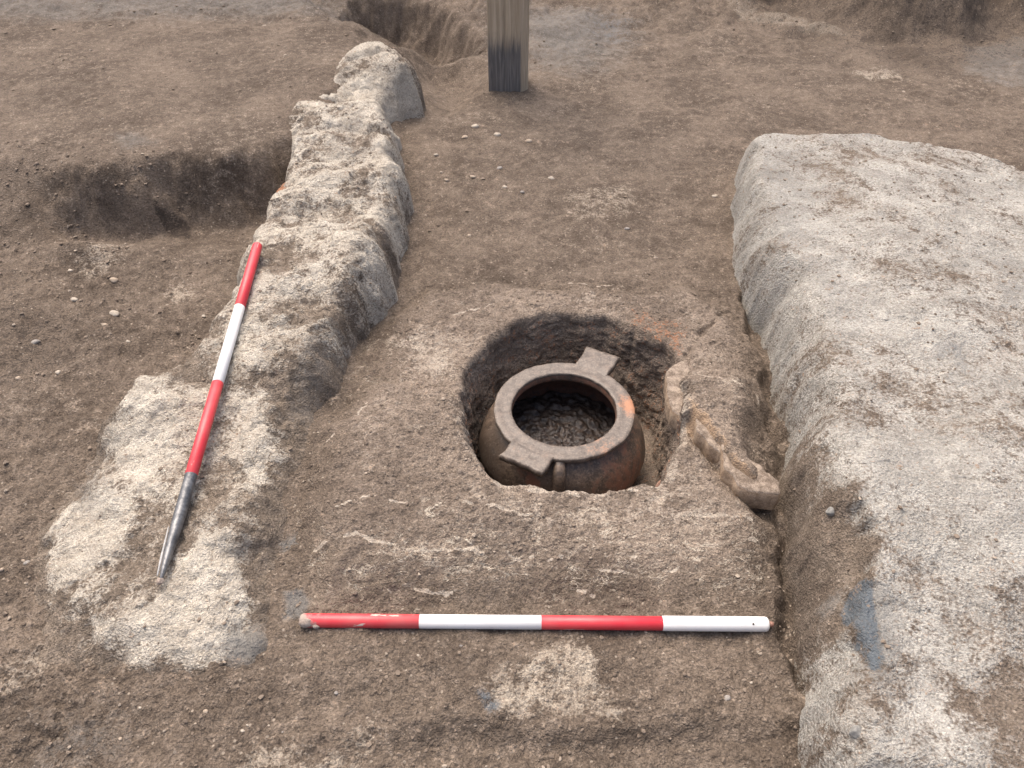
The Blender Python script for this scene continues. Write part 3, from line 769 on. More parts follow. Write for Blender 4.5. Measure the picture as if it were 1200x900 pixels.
# ------------------------------------------------------------------ pot in the pit
POT = Vector(P(661, 478, 0.0))
POT_RIM_Z = 0.0
def pot_clay(name, base_a, base_b, red_k, orange=False):
    n = NT(name)
    big = n.noise(9, 4, .6); mid = n.noise(60, 5, .65); fin = n.noise(260, 3, .6)
    v = n.math('ADD', n.math('MULTIPLY', mid, .6), n.math('MULTIPLY', fin, .4))
    col = n.mix(n.step(v, .38, .64), base_a, base_b)
    t = n.math('ADD', n.attr('red'), n.math('MULTIPLY_ADD', n.math('ADD', n.math('MULTIPLY', big, .4), n.math('MULTIPLY', mid, .6)), 1.5, -.75))
    col = n.mix(n.math('MULTIPLY', n.step(t, .30, .62), red_k), col, (.19, .080, .048))
    t2 = n.math('ADD', n.attr('orange'), n.math('MULTIPLY_ADD', v, 3.0, -1.5))
    col = n.mix(n.math('MULTIPLY', n.step(t2, .25, 1.1), .85), col, (.36, .155, .07))
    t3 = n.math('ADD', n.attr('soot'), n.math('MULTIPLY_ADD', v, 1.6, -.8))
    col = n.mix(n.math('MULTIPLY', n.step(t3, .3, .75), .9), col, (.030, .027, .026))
    dust = n.math('MULTIPLY', n.step(n.noise(130, 3, .7), .58, .70), .4)
    col = n.mix(dust, col, (.28, .235, .19))
    return n.out(col, n.math('MULTIPLY_ADD', mid, .5, .22), n.bump(v, .6, .003), .5)
M_rim = pot_clay('pot_rim_clay', (.088, .070, .055), (.185, .150, .120), .4)
M_body = pot_clay('pot_body_clay', (.058, .043, .033), (.165, .118, .084), .75)

def lathe(name, prof, mat, nseg, parent, attrs=None, wob=0.0, seed=0):
    prof = np.array(prof); t = np.linspace(0, 2 * np.pi, nseg, endpoint=False)
    w_ = 1 + wob * fbm(np.cos(t)[None] * 1.0 + 0 * prof[:, :1], np.sin(t)[None] * 1.0 + prof[:, 1:2] * 6, .6, 3, seed)
    X = prof[:, :1] * np.cos(t)[None] * w_; Y = prof[:, :1] * np.sin(t)[None] * w_; Z = np.repeat(prof[:, 1:2], nseg, 1)
    n = len(prof)
    i = np.arange(n - 1)[:, None] * nseg + np.arange(nseg)[None]
    i2 = np.arange(n - 1)[:, None] * nseg + ((np.arange(nseg) + 1) % nseg)[None]
    q = np.stack([i, i2, i2 + nseg, i + nseg], -1).reshape(-1, 4)
    me = raw_mesh(name, np.stack([X, Y, Z], -1).reshape(-1, 3), q, mat)
    d = attrs(X, Y, Z) if attrs else {}
    for k in ('red', 'orange', 'soot'): attr(me, k, d.get(k, np.zeros(X.shape)))
    return link(name, me, parent)

pot = empty('pot', (POT.x, POT.y, PIT_FLOOR + .004))
tag(pot, 'round dark clay cooking pot with flat tabbed rim standing in the pit', 'pot')
Z0 = POT_RIM_Z - (PIT_FLOOR + .004)                       # rim top in pot space

def spline(pts, n):
    pts = np.array(pts, float); k = np.arange(len(pts)); out = []
    t = np.linspace(0, len(pts) - 1, n)
    for tt in t:
        i_ = min(int(tt), len(pts) - 2); f_ = tt - i_
        p0 = pts[max(i_ - 1, 0)]; p1 = pts[i_]; p2 = pts[i_ + 1]; p3 = pts[min(i_ + 2, len(pts) - 1)]
        out.append(.5 * ((2 * p1) + (-p0 + p2) * f_ + (2 * p0 - 5 * p1 + 4 * p2 - p3) * f_ ** 2 + (-p0 + 3 * p1 - 3 * p2 + p3) * f_ ** 3))
    return np.array(out)
RIN, ROUT_ = .1135, .1525
outer = spline([(.122, Z0 - .0065), (.124, Z0 - .014), (.146, Z0 - .027), (.170, Z0 - .055), (.184, Z0 - .090), (.186, Z0 - .115), (.172, Z0 - .155), (.145, Z0 - .185), (.115, .004), (.09, 0.0), (.02, 0.0)], 110)
inner = spline([(.02, .012), (.09, .012), (.11, .018), (.136, Z0 - .178), (.163, Z0 - .150), (.176, Z0 - .113), (.174, Z0 - .090), (.160, Z0 - .060), (.136, Z0 - .036), (.1138, Z0 - .022), (.1138, Z0 - .0065)], 90)
def body_attr(X, Y, Z):
    a = np.arctan2(Y, X)                                   # -pi/2 faces the viewer
    red = .42 * np.exp(-((a + .95) / .55) ** 2) + .25 * np.exp(-((a + .35) / .5) ** 2)
    n_ = fbm(X, Y + Z, .06, 3, 3)
    red = red + .9 * np.exp(-((a + 2.02 + .3 * n_) / .10) ** 2) * np.exp(-((Z - (Z0 - .070)) / .03) ** 2)
    soot = .62 * np.exp(-((a + 1.55) / .38) ** 2) * sstep(Z0 - .03, Z0 - .07, Z) + .5 * np.exp(-((a + 2.7) / .6) ** 2)
    rr = np.sqrt(X * X + Y * Y)
    return {'red': red, 'soot': soot, 'orange': .35 * np.exp(-((a + .2) / .3) ** 2)}
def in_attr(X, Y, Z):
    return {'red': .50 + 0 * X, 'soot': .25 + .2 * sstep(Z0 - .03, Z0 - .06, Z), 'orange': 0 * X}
lathe('body', outer, M_body, 192, pot, body_attr, .012, 5)
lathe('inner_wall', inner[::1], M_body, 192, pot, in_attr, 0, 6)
b_ = .0022
ringp = [(RIN + .0006, Z0 - .0075), (RIN, Z0 - .0055), (RIN, Z0 - b_), (RIN + b_ * .4, Z0 - b_ * .4), (RIN + b_, Z0)] + \
        [(RIN + (ROUT_ - RIN) * f_, Z0 + .0006 * math.sin(9 * f_)) for f_ in (.2, .35, .5, .65, .8)] + \
        [(ROUT_ - b_, Z0), (ROUT_ - b_ * .4, Z0 - b_ * .4), (ROUT_, Z0 - b_), (ROUT_, Z0 - .009), (ROUT_ - .002, Z0 - .0115), (.1215, Z0 - .013)]
def rim_attr(X, Y, Z):
    a = np.arctan2(Y, X)
    o = 1.0 * np.exp(-((a - .05) / .26) ** 2) * sstep(.108, .135, np.hypot(X, Y))
    o = o + .45 * np.exp(-((a + 1.05) / .3) ** 2)
    return {'orange': o, 'red': .18 + 0 * X, 'soot': 0 * X}
rimo = lathe('rim', ringp, M_rim, 256, pot, rim_attr, 0, 7)
bm_ = rimo.data; co_ = np.zeros(len(bm_.vertices) * 3, np.float32); bm_.vertices.foreach_get('co', co_); co_ = co_.reshape(-1, 3)
rr_ = np.hypot(co_[:, 0], co_[:, 1]); edge_ = sstep(.135, .150, rr_)
co_[:, 2] += .0022 * fbm(co_[:, 0], co_[:, 1], .09, 3, 90) + .0010 * fbm(co_[:, 0], co_[:, 1], .015, 2, 91)
chip_ = .0028 * fbm(co_[:, 0], co_[:, 1], .035, 4, 92) * edge_ + .0012 * fbm(co_[:, 0], co_[:, 1], .03, 3, 93) * (1 - edge_)
co_[:, :2] *= (1 + chip_ / np.maximum(rr_, .05))[:, None]
bm_.vertices.foreach_set('co', co_.ravel()); bm_.update()

def tab(direction, D, w0, w1, seed, parent):
    """flat lug running out from the rim: polar strip whose outer edge is straight"""
    n, m = 40, 16
    top = []
    for j in range(m):
        f_ = j / (m - 1)
        for i_ in range(n):
            s = -1 + 2 * i_ / (n - 1)
            wdt = w0 + (w1 - w0) * f_
            wdt += .002 * math.sin(seed + f_ * 9 + (3 if s > 0 else 0)) * f_
            y_ = s * wdt
            x0 = math.sqrt(max((ROUT_ - .015) ** 2 - y_ * y_, 0))
            er = .0035 * float(fbm(np.array([s * .5 + seed]), np.array([.3 * seed]), .25, 3, seed)[0])
            x_ = x0 + (D + er - x0) * f_
            top.append((x_, y_))
    top = np.array(top)
    ca, sa = math.cos(direction), math.sin(direction)
    R2 = np.stack([top[:, 0] * ca - top[:, 1] * sa, top[:, 0] * sa + top[:, 1] * ca], 1)
    fx = np.tile(np.linspace(-1, 1, n), m); fy = np.repeat(np.linspace(0, 1, m), n)
    edge = np.maximum(sstep(.93, 1.0, np.abs(fx)) * sstep(.2, .3, fy), sstep(.93, 1, fy)) - .9 * sstep(.05, .28, fy) + 1.1 * (1 - sstep(0, .12, fy))
    zt = Z0 - .0022 * edge + .0022 * fbm(R2[:, 0], R2[:, 1], .03, 3, seed) * sstep(0, .3, fy)
    zb = Z0 - .0125 + 0 * edge
    V = np.concatenate([np.column_stack([R2, zt]), np.column_stack([R2, zb])])
    N = n * m
    qs = []
    for j in range(m - 1):
        for i_ in range(n - 1):
            a_ = j * n + i_
            qs.append((a_, a_ + n, a_ + n + 1, a_ + 1)); qs.append((N + a_, N + a_ + 1, N + a_ + n + 1, N + a_ + n))
    loop = [i_ for i_ in range(n)] + [j * n + n - 1 for j in range(1, m)] + [(m - 1) * n + i_ for i_ in range(n - 2, -1, -1)] + [j * n for j in range(m - 2, 0, -1)]
    for k in range(len(loop)):
        a_, b2 = loop[k], loop[(k + 1) % len(loop)]
        qs.append((a_, b2, N + b2, N + a_))
    me = raw_mesh('handle_tab', V, np.array(qs), M_rim)
    bm = bmesh.new(); bm.from_mesh(me); bmesh.ops.recalc_face_normals(bm, faces=bm.faces); bm.to_mesh(me); bm.free()
    for k in ('orange', 'red', 'soot'): attr(me, k, np.zeros(len(V)) + (.18 if k == 'red' else 0))
    me.polygons.foreach_set('use_smooth', np.full(len(me.polygons), True))
    return link('handle_tab', me, parent)
fA = (Vector(P(687, 408)) + Vector(P(728, 417))) / 2 - POT
nA = (Vector(P(585, 534)) + Vector(P(637, 555))) / 2 - POT
fw = (Vector(P(728, 417)) - Vector(P(687, 408))).length / 2
nw_ = (Vector(P(637, 555)) - Vector(P(585, 534))).length / 2
tab(math.atan2(fA.y, fA.x), fA.length, fw * .92, fw, 3, rimo)
tab(math.atan2(nA.y, nA.x), nA.length, nw_ * .95, nw_ * .98, 5, rimo)
# stub below the near tab where a lug joins the shoulder
def lug(a, parent, seed):
    pts = [(.146, -.008, .009), (.163, -.016, .012), (.174, -.032, .014), (.178, -.058, .014)]
    V = []; n = 14
    for (r_, z_, rad) in pts:
        for k in range(n):
            t = 2 * math.pi * k / n
            V.append((r_ + rad * .75 * math.cos(t), rad * math.sin(t), Z0 + z_ + rad * .25 * math.cos(t)))
    qs = []
    for j in range(len(pts) - 1):
        for k in range(n):
            qs.append((j * n + k, j * n + (k + 1) % n, (j + 1) * n + (k + 1) % n, (j + 1) * n + k))
    V = np.array(V); V[:, :2] += .002 * np.stack([fbm(V[:, 1], V[:, 2], .02, 2, seed), fbm(V[:, 2], V[:, 1], .02, 2, seed + 1)], 1)
    ca, sa = math.cos(a), math.sin(a)
    V = np.column_stack([V[:, 0] * ca - V[:, 1] * sa, V[:, 0] * sa + V[:, 1] * ca, V[:, 2]])
    me = raw_mesh('lug', V, np.array(qs)[:, ::-1], M_body)
    for k in ('orange', 'red', 'soot'): attr(me, k, np.zeros(len(V)) + (.25 if k == 'soot' else 0))
    return link('lug', me, parent)
lug(math.atan2(nA.y, nA.x) + .42, pot, 3)
lug(math.atan2(fA.y, fA.x) - .1, pot, 8)

# crumbly earth left inside the pot
t = np.linspace(0, 2 * np.pi, 150, endpoint=False)
rr = np.linspace(.003, .168, 55)
RR, TT = np.meshgrid(rr, t, indexing='ij')
FX, FY = RR * np.cos(TT), RR * np.sin(TT)
FZ = -.115 + .010 * fbm(FX, FY, .07, 3, 71) + .009 * lumps(FX, FY, .016, 72, .7) + .006 * lumps(FX, FY, .008, 73, .8) + .018 * blob(FX, FY, (0, -.05), .07, .05)
i = np.arange(54)[:, None] * 150 + np.arange(150)[None]; i2 = np.arange(54)[:, None] * 150 + ((np.arange(150) + 1) % 150)[None]
q = np.stack([i, i + 150, i2 + 150, i2], -1).reshape(-1, 4)
V = np.stack([FX + POT.x, FY + POT.y, FZ], -1).reshape(-1, 3)
n = NT('damp_soil')
nn = n.noise(70, 5, .65); n2 = n.noise(300, 3, .6)
M_damp = n.out(n.mix(n.step(nn, .4, .65), (.018, .013, .011), (.062, .045, .035)), .36, n.bump(n2, .6, .003), .4)
me = raw_mesh('soil_fill', V, q, M_damp)
o = tag(link('soil_fill', me), 'dark damp crumbly soil lying inside the clay pot', 'soil', kind='stuff')

# ------------------------------------------------------------------ ranging rods
def paint(name, base, dirt_amt, dirt_end=None, chips=0.0):
    n = NT(name)
    a = n.noise(55, 4, .65); f = n.noise(260, 4, .65)
    col = n.mix(n.math('MULTIPLY', n.step(n.noise(9, 4, .6), .35, .75), dirt_amt), base, (.40, .33, .27))
    col = n.mix(n.math('MULTIPLY', n.step(f, .60, .75), .35), col, (.30, .24, .19))
    if chips:
        q_ = n.map((14, 60, 60))
        col = n.mix(n.math('MULTIPLY', n.step(n.noise(1, 4, .6, co=q_), .665, .68), chips), col, (.62, .50, .42))
    rough = .38
    if dirt_end is not None:
        sep = n.t.nodes.new('ShaderNodeSeparateXYZ'); n.l(n.co, sep.inputs[0])
        t_ = n.math('ADD', n.math('MULTIPLY', n.math('SUBTRACT', dirt_end, sep.outputs[0]), 26), n.math('MULTIPLY_ADD', a, 2.2, -1.1))
        m_ = n.step(t_, -.15, .35)
        col = n.mix(m_, col, (.34, .28, .235))
        rough = n.math('MULTIPLY_ADD', m_, .5, .4)
    return n.out(col, rough, n.bump(f, .12, .001), .5)
RED, WHITE = (.62, .030, .045), (.80, .80, .78)
M_red = paint('red_paint', RED, .22, None, .8)
M_red_d = paint('red_paint_muddy', RED, .24, .018, 1.0)
M_white = paint('white_paint', WHITE, .22)
M_steel = stone_mat('worn_steel', (.10, .105, .112), (.24, .24, .24), 30, .45, .25)
M_steel.node_tree.nodes['Principled BSDF'].inputs['Metallic'].default_value = .55
M_steel_bright = stone_mat('bright_worn_edge', (.30, .30, .29), (.48, .47, .45), 40, .4, .2)
M_rust = stone_mat('rusty_brown', (.22, .11, .08), (.36, .22, .17), 60, .7, .4)
M_mud = stone_mat('dry_mud', (.24, .19, .155), (.40, .335, .285), 60)

def tube_x(name, prof, mat, parent, seg=28, seed=0, wob=0.0, shape=None):
    """lathe about the local X axis; prof is (x, radius)"""
    V = []; qs = []
    for (x_, r_) in prof:
        for k in range(seg):
            a_ = 2 * math.pi * k / seg
            rr_ = r_ * (shape(a_, x_) if shape else 1)
            V.append((x_, rr_ * math.cos(a_), rr_ * math.sin(a_)))
    for j in range(len(prof) - 1):
        for k in range(seg):
            k2 = (k + 1) % seg
            qs.append((j * seg + k, (j + 1) * seg + k, (j + 1) * seg + k2, j * seg + k2))
    V = np.array(V)
    if wob:
        V[:, 1] += wob * fbm(V[:, 0], V[:, 2], .02, 2, seed); V[:, 2] += wob * fbm(V[:, 0], V[:, 1], .02, 2, seed + 1)
    me = raw_mesh(name, V, np.array(qs)[:, ::-1], mat)
    return link(name, me, parent)

def band(x0, x1, mat, name, parent, r=ROD_R, cap0=False, cap1=False):
    e = .0006
    p = [(x0, 0.0001), (x0, r - e), (x0 + e, r), ((x0 + x1) / 2, r), (x1 - e, r), (x1, r - e), (x1, 0.0001)]
    if cap1:
        p = p[:4] + [(x1 - .006, r), (x1 - .0025, r * .93), (x1 - .0006, r * .75), (x1, r * .5), (x1, .0001)]
    if cap0:
        p = [(x0, .0001), (x0, r * .6), (x0 + .001, r * .82), (x0 + .004, r * .97), (x0 + .008, r)] + p[3:]
    return tube_x(name, p, mat, parent)

# the rod lying across the front of the floor
def surf(x, y):
    x = np.array([x]); y = np.array([y])
    return float(max(H_ground(x, y)[0], H_wall_left(x, y)[0], H_wall_right(x, y)[0], H_hearth(x, y)[0]))
e0 = Vector(P(352, 727, .02)); e1 = Vector(P(900, 731, .02))
base = sorted(surf(e0.x + (e1.x - e0.x) * k / 60, e0.y + (e1.y - e0.y) * k / 60) for k in range(61))[46]
zr_ = base + ROD_R - .0045
e0 = Vector(P(352, 727, zr_)); e1 = Vector(P(900, 731.5, zr_))
rod = empty('ranging_rod', e0)
rod.rotation_euler = (0, 0, math.atan2(e1.y - e0.y, e1.x - e0.x))
tag(rod, 'red and white ranging rod lying flat on the floor in front of the pit', 'ranging rod', 'ranging rods of the excavation')
def jx(u, v=730):
    return Vector(P(u, v, zr_)).x - e0.x
J = [0, jx(491.5), jx(634.5), jx(776), jx(900)]
band(J[0], J[1], M_red_d, 'red_band', rod, cap0=True)
band(J[1], J[2], M_white, 'white_band', rod)
band(J[2], J[3], M_red, 'red_band', rod)
wb = band(J[3], J[4], M_white, 'white_band', rod, r=ROD_R + .0007, cap1=True)
tube_x('screw', [(J[4] - .004, .0001), (J[4] - .004, .0040), (J[4] + .001, .0040), (J[4] + .0015, .0046), (J[4] + .006, .0046), (J[4] + .0085, .0032), (J[4] + .0088, .0001)], M_rust, rod, 16)
dk = stone_mat('dark_speck', (.05, .045, .04), (.09, .08, .07), 90)
pin = tube_x('pin', [(-.0022, .0001), (-.0022, .0018), (.0004, .0018), (.0007, .0001)], dk, rod, 12)
pin.rotation_euler = (0, -math.radians(72), math.radians(-90)); 
pin.location = (jx(880), -(ROD_R + .0006) * math.cos(math.radians(60)), (ROD_R + .0006) * math.sin(math.radians(60)))
pin.rotation_euler = Vector((0, -math.cos(math.radians(60)), math.sin(math.radians(60)))).to_track_quat('X', 'Z').to_euler()
mud = link('mud_cake', rock_mesh('mud_cake', .013, .0080, .0085, M_mud, 21, 3, .3), rod)
mud.location = (.012, -.0055, .0035)
mud = link('mud_cake', rock_mesh('mud_cake', .008, .0065, .0060, M_mud, 23, 3, .3), rod)
mud.location = (.028, -.0085, -.001)

# the rod leaning along the left wall
def along(v):                                             # arc length from the black/red joint at picture row v
    lo, hi = -.5, .9
    for _ in range(60):
        m_ = (lo + hi) / 2; p = rA + rD * m_
        q_ = p - Vector((0, 0, CAM_H))
        d_ = q_.y * math.cos(PITCH) - q_.z * math.sin(PITCH)
        vv = 450 - FPX * (q_.y * math.sin(PITCH) + q_.z * math.cos(PITCH)) / d_
        if vv > v: lo = m_
        else: hi = m_
    return (lo + hi) / 2
s_tip, s_top = along(684), along(287)
tipP = rA + rD * s_tip
rod2 = empty('ranging_rod', tipP)
rod2.rotation_euler = rD.to_track_quat('X', 'Z').to_euler()
tag(rod2, 'red and white ranging rod with a dark steel point lying along the narrow clay wall', 'ranging rod', 'ranging rods of the excavation')
s1, s2, s3, s4 = -s_tip, along(449) - s_tip, along(360) - s_tip, s_top - s_tip
shoe = tube_x('steel_point', [(0, .0001), (.002, .0022), (.03, .0056), (s1 * .45, .0098), (s1 * .62, .0108), (s1 - .003, .0110), (s1 - .001, .0117), (s1, .0117), (s1, .0001)], M_steel, rod2, 24,
              shape=lambda a_, x_: 1 - (.16 * max(0, math.cos(2 * a_ + .5)) if .005 < x_ < s1 * .5 else 0))
worn = tube_x('worn_edge', [(.012, .0001), (.016, .0014), (.05, .0022), (s1 * .48, .0010), (s1 * .5, .0001)], M_steel_bright, rod2, 10)
worn.location = (0, .0062, .0022); worn.rotation_euler = (0, -.02, .05)
band(s1, s2, M_red, 'red_band', rod2)
band(s2, s3, M_white, 'white_band', rod2)
band(s3, s4, M_red, 'red_band', rod2, cap1=True)
md = link('mud_cake', rock_mesh('mud_cake', .007, .006, .006, M_mud, 27, 3, .3), rod2); md.location = (.004, 0, .001)

# ------------------------------------------------------------------ wooden post
def make_post():
    n = NT('weathered_wood')
    grain = n.noise(1.0, 6, .62, co=n.map((80, 80, 4.0)), dist=.8)
    fine = n.noise(1.0, 3, .6, co=n.map((260, 260, 8)))
    patch = n.noise(10, 3, .6)
    v = n.math('ADD', n.math('MULTIPLY', grain, .65), n.math('MULTIPLY', fine, .35))
    col = n.mix(n.step(v, .36, .64), (.38, .30, .205), (.56, .46, .33))
    col = n.mix(n.math('MULTIPLY', n.step(patch, .5, .75), .3), col, (.28, .23, .17))
    sep = n.t.nodes.new('ShaderNodeSeparateXYZ'); n.l(n.co, sep.inputs[0])
    h = n.math('ADD', sep.outputs[2], n.math('MULTIPLY_ADD', grain, .16, -.08))
    wet = n.math('MULTIPLY', n.step(h, .215, .13), n.math('MULTIPLY_ADD', n.step(sep.outputs[0], .050, .042), .8, .15))
    col = n.mix(wet, col, n.mix(n.step(v, .42, .66), (.12, .115, .11), (.25, .23, .21)))
    mat = n.out(col, .8, n.bump(v, .6, .004), .25)
    Wd, Dp, Hh = .075, .055, 1.35
    lv = 150; ring = []
    # outline with a hewn right-hand corner
    out = [(-Wd, -Dp), (Wd * .62, -Dp - .004), (Wd, -Dp + .032), (Wd * .98, Dp), (-Wd * .95, Dp)]
    pts = []
    for a_, b2 in zip(out, out[1:] + out[:1]):
        m_ = 16
        for k in range(m_):
            f_ = k / m_
            pts.append((a_[0] + (b2[0] - a_[0]) * f_, a_[1] + (b2[1] - a_[1]) * f_))
    pts = np.array(pts); npt = len(pts)
    zs = np.linspace(-.10, Hh, lv)
    u_ = np.arange(npt) * .007
    V = []
    for z in zs:
        crack = -.010 * np.exp(-((u_ - .052 - .004 * math.sin(z * 5)) / .0035) ** 2) * (1 if z > .12 else .4) - .006 * np.exp(-((u_ - .088) / .003) ** 2)
        k_ = 1 + .03 * (z / Hh) + .02 * fbm(u_, np.full(npt, z * .12), .06, 3, 31) + .012 * fbm(u_, np.full(npt, z * .5), .02, 2, 33)
        r_ = pts * k_[:, None]
        nrm = pts / np.linalg.norm(pts, axis=1)[:, None]
        r_ = r_ + nrm * crack[:, None]
        V.append(np.column_stack([r_ + np.array([0.0 * z, 0]), np.full(npt, z)]))
    V = np.array(V).reshape(-1, 3)
    i = np.arange(lv - 1)[:, None] * npt + np.arange(npt)[None]; i2 = np.arange(lv - 1)[:, None] * npt + ((np.arange(npt) + 1) % npt)[None]
    q = np.stack([i, i2, i2 + npt, i + npt], -1).reshape(-1, 4)
    me = raw_mesh('wooden_post', V, q, mat)
    bm = bmesh.new(); bm.from_mesh(me); bm.verts.ensure_lookup_table()
    bm.faces.new([bm.verts[(lv - 1) * npt + k] for k in range(npt)])
    bm.to_mesh(me); bm.free()
    return me
pp = P(596, 105, .0)
post = link('wooden_post', make_post())
post.location = (pp[0], pp[1] - .02, surf(pp[0], pp[1]) - .005)
tag(post, 'weathered square timber post with a blackened foot set upright in the soil', 'post')

# ------------------------------------------------------------------ stones and pebbles
M_blue = stone_mat('blue_grey_stone', (.075, .088, .102), (.17, .185, .195), 22, .7, .5)
M_greys = stone_mat('grey_stone', (.17, .168, .155), (.30, .29, .265), 35, .8, .5)
M_peb = [stone_mat('pale_pebble', (.36, .31, .25), (.52, .46, .37), 60), stone_mat('buff_pebble', (.30, .24, .18), (.46, .38, .29), 60), stone_mat('grey_pebble', (.22, .20, .18), (.36, .33, .29), 60)]
M_brick = stone_mat('fired_brick', (.32, .12, .06), (.50, .24, .12), 60)

def stone(name, u, v, zg, sx, sy, sz, rz, mat, seed, label, cat, sink=.35, tilt=(0, 0), group=None, sub=3, rough=.18):
    x, y, _ = P(u, v, zg)
    zt = surf(x, y)
    x, y, _ = P(u, v, zt)
    zt = surf(x, y)
    o = link(name, rock_mesh(name, sx, sy, sz, mat, seed, sub, rough))
    o.location = (x, y, zt + sz * (1 - 2 * sink))
    o.rotation_euler = (tilt[0], tilt[1], rz)
    tag(o, label, cat, group)
    return o
stone('brick_fragment', 321, 207, .17, .020, .013, .014, .4, M_brick, 46, 'orange fired brick fragment lodged in the narrow clay wall', 'brick', .3)
stone('embedded_stone', 981, 890, .1, .012, .009, .008, .2, M_greys, 47, 'small pale stone in the near foot of the broad clay platform', 'stone', .47)
stone('embedded_stone', 981, 584, .12, .009, .009, .009, .2, M_greys, 48, 'small pale stone at the break in the broad platform edge', 'stone', .47)
# sherd low in the pit
o = link('pottery_sherd', rock_mesh('pottery_sherd', .016, .010, .020, stone_mat('pink_sherd', (.30, .17, .12), (.46, .30, .23), 50), 49, 3))
o.location = (PC[0] + .178, PC[1] - .118, -.085); o.rotation_euler = (.2, .3, .6)
tag(o, 'small pinkish pottery sherd stuck low in the pit side by the pot', 'sherd')

G1 = ('small pale pebble lying on the soil behind the clay floor', 'pebbles behind the clay floor')
G2 = ('small buff stone lying on the loose soil outside the narrow wall', 'stones outside the narrow wall')
G3 = ('small pale pebble on the soil in front of the floor and rods', 'pebbles in front of the rods')
peb = [(557, 148, 11, 8, G1), (620, 165, 9, 8, G1), (511, 183, 8, 6, G1), (585, 197, 8, 5, G1), (545, 162, 8, 5, G1), (583, 159, 8, 5, G1), (523, 212, 8, 6, G1),
       (591, 219, 8, 5, G1), (612, 226, 6, 4, G1), (554, 207, 7, 5, G1), (646, 210, 8, 6, G1), (668, 250, 8, 5, G1), (838, 228, 7, 5, G1), (735, 268, 8, 5, G1), (550, 275, 8, 5, G1),
       (133, 365, 11, 8, G2), (134, 330, 11, 7, G2), (87, 351, 10, 5, G2), (38, 395, 10, 7, G2), (122, 380, 8, 6, G2), (239, 370, 7, 5, G2), (192, 441, 8, 6, G2), (150, 400, 7, 5, G2),
       (30, 658, 8, 5, G2), (4, 670, 7, 5, G2), (83, 318, 8, 5, G2), (20, 440, 8, 6, G2), (70, 440, 8, 6, G2),
       (852, 818, 11, 8, G3), (241, 834, 6, 5, G3), (284, 856, 6, 4, G3), (141, 866, 7, 5, G3), (164, 829, 5, 4, G3), (394, 812, 8, 7, G3), (262, 774, 5, 5, G3), (290, 850, 4, 3, G3),
       (229, 848, 4, 3, G3), (315, 850, 4, 3, G3), (331, 858, 4, 3, G3), (27, 657, 5, 4, G2), (880, 800, 4, 3, G3), (742, 772, 5, 4, G3), (490, 768, 4, 3, G3), (540, 757, 4, 3, G3)]
for k, (u, v, px, py, gl) in enumerate(peb):
    x, y, _ = P(u, v, 0.0)
    dep = y * math.cos(PITCH) + CAM_H * math.sin(PITCH)
    s = px * dep / FPX * .5 * random.uniform(.8, 1.2)
    stone('pebble', u, v, 0.0, s, s * .72, s * .55, random.uniform(-.6, .6), M_peb[(0, 1, 0, 2, 1)[k % 5]], 100 + k, gl[0], 'pebble', .42, (random.uniform(-.2, .2), random.uniform(-.2, .2)), gl[1], 2, .4)

# ------------------------------------------------------------------ loose crumbs of earth, too many to count
def crumbs(name, n, region, zfn, smin, smax, mat, label, seed):
    rs = np.random.RandomState(seed)
    bm = bmesh.new(); bmesh.ops.create_icosphere(bm, subdivisions=1, radius=1)
    bv = np.array([v_.co for v_ in bm.verts]); bf = np.array([[v_.index for v_ in f.verts] for f in bm.faces]); bm.free()
    u = []; 
    xs, ys = region(rs, n)
    zs = zfn(xs, ys)
    ok = zs > -.2
    xs, ys, zs = xs[ok], ys[ok], zs[ok]
    n = len(xs)
    s = smin + (smax - smin) * rs.rand(n) ** 4
    V = bv[None] * (1 + .28 * rs.normal(size=(n, len(bv), 1)).clip(-1.6, 1.6))
    V = V * np.stack([s * rs.uniform(.8, 1.3, n), s * rs.uniform(.8, 1.3, n), s * rs.uniform(.5, .9, n)], -1)[:, None]
    a_ = rs.uniform(0, 6.28, n); c_, s_ = np.cos(a_)[:, None], np.sin(a_)[:, None]
    V = np.stack([V[..., 0] * c_ - V[..., 1] * s_, V[..., 0] * s_ + V[..., 1] * c_, V[..., 2]], -1)
    V = V + np.stack([xs, ys, zs + s * .25], -1)[:, None]
    F = bf[None] + (np.arange(n) * len(bv))[:, None, None]
    me = raw_mesh(name, V.reshape(-1, 3), F.reshape(-1, 3), mat, False)
    attr(me, 'tone', np.repeat(rs.rand(n), len(bv)))
    return tag(link(name, me), label, 'soil', kind='stuff')
n = NT('crumb_soil')
col = n.mix(n.attr('tone'), (.15, .118, .09), (.27, .22, .17))
col = n.mix(n.step(n.attr('tone'), .90, .93), col, (.40, .34, .27))
nn = n.noise(240, 3, .6)
M_crumb = n.out(n.mix(n.math('MULTIPLY', nn, .5), col, (.15, .115, .09)), .95, n.bump(nn, .6, .002), .15)

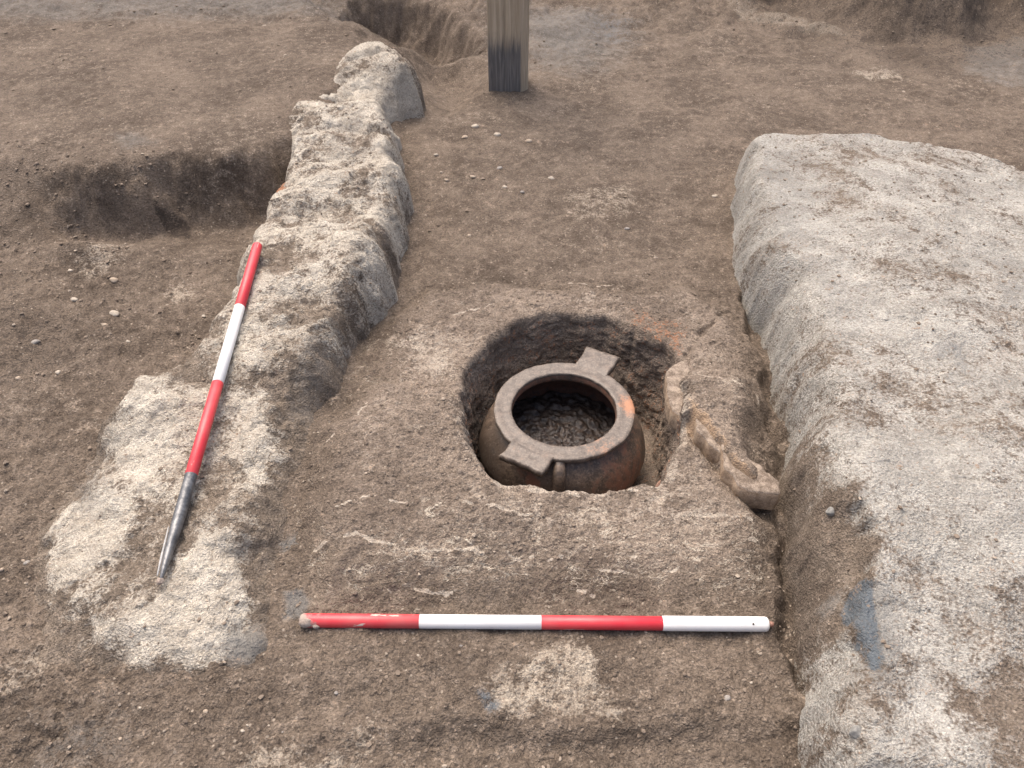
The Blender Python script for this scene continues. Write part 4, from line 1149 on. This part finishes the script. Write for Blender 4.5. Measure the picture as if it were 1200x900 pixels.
def reg_front(rs, n_):
    x = rs.uniform(-1.1, .62, n_ * 2); y = rs.uniform(.36, .95, n_ * 2)
    k = fbm(x, y, .15, 3, 951) > rs.uniform(-.5, .5, n_ * 2)
    x, y = x[k][:n_], y[k][:n_]
    return x, y
def reg_left(rs, n_):
    x = rs.uniform(-1.8, -.55, n_ * 3); y = rs.uniform(.55, 2.2, n_ * 3)
    k = (fbm(x, y, .2, 3, 952) + .5 * sstep(-.9, -1.2, x)) > rs.uniform(-.3, .7, n_ * 3)
    return x[k][:n_], y[k][:n_]
def reg_back(rs, n_):
    x = rs.uniform(-2.6, 2.8, n_ * 3); y = rs.uniform(1.7, 4.6, n_ * 3)
    k = (fbm(x, y, .3, 3, 953) + .45 * sstep(3.3, 3.9, y)) > rs.uniform(-.2, .7, n_ * 3)
    return x[k][:n_], y[k][:n_]
def z_ground_only(x, y):
    z = H_ground(x, y)
    cov = np.maximum(np.maximum(H_wall_left(x, y, False), H_wall_right(x, y, False)), H_hearth(x, y, False))
    return np.where((cov > z - .004) | (sdf(x, y, PIT, .1) > -.01), -9.0, z)
crumbs('loose_soil', 3400, reg_front, z_ground_only, .0008, .0038, M_crumb, 'loose brown crumbs of soil scattered in front of the clay floor', 1)
crumbs('loose_soil', 4200, reg_left, z_ground_only, .0011, .0052, M_crumb, 'loose dark clods of soil scattered outside the narrow clay wall', 2)
crumbs('loose_soil', 3200, reg_back, z_ground_only, .0014, .0062, M_crumb, 'loose brown crumbs of soil strewn over the ground at the back', 3)
def reg_hearth(rs, n_):
    x = rs.uniform(-.4, .6, n_ * 3); y = rs.uniform(.7, 1.75, n_ * 3)
    return x[:n_], y[:n_]
def z_hearth_only(x, y):
    z = H_hearth(x, y)
    return np.where((z < np.maximum(H_ground(x, y), 0) + .003) | (sdf(x, y, PIT, .1) > -.012), -9.0, z)
crumbs('loose_soil', 3000, reg_hearth, z_hearth_only, .0007, .0038, M_crumb, 'tiny crumbs of soil lying on the baked clay floor', 4)
def reg_walls(rs, n_):
    x = rs.uniform(-1.0, 1.7, n_ * 3); y = rs.uniform(.5, 2.4, n_ * 3)
    return x[:n_], y[:n_]
def z_walls(x, y):
    z = np.maximum(H_wall_left(x, y), H_wall_right(x, y))
    return np.where(z < np.maximum(H_ground(x, y), H_hearth(x, y)) + .01, -9.0, z)
crumbs('loose_soil', 5000, reg_walls, z_walls, .0007, .0042, M_crumb, 'fine brown crumbs lying on top of the pale clay walls', 5)
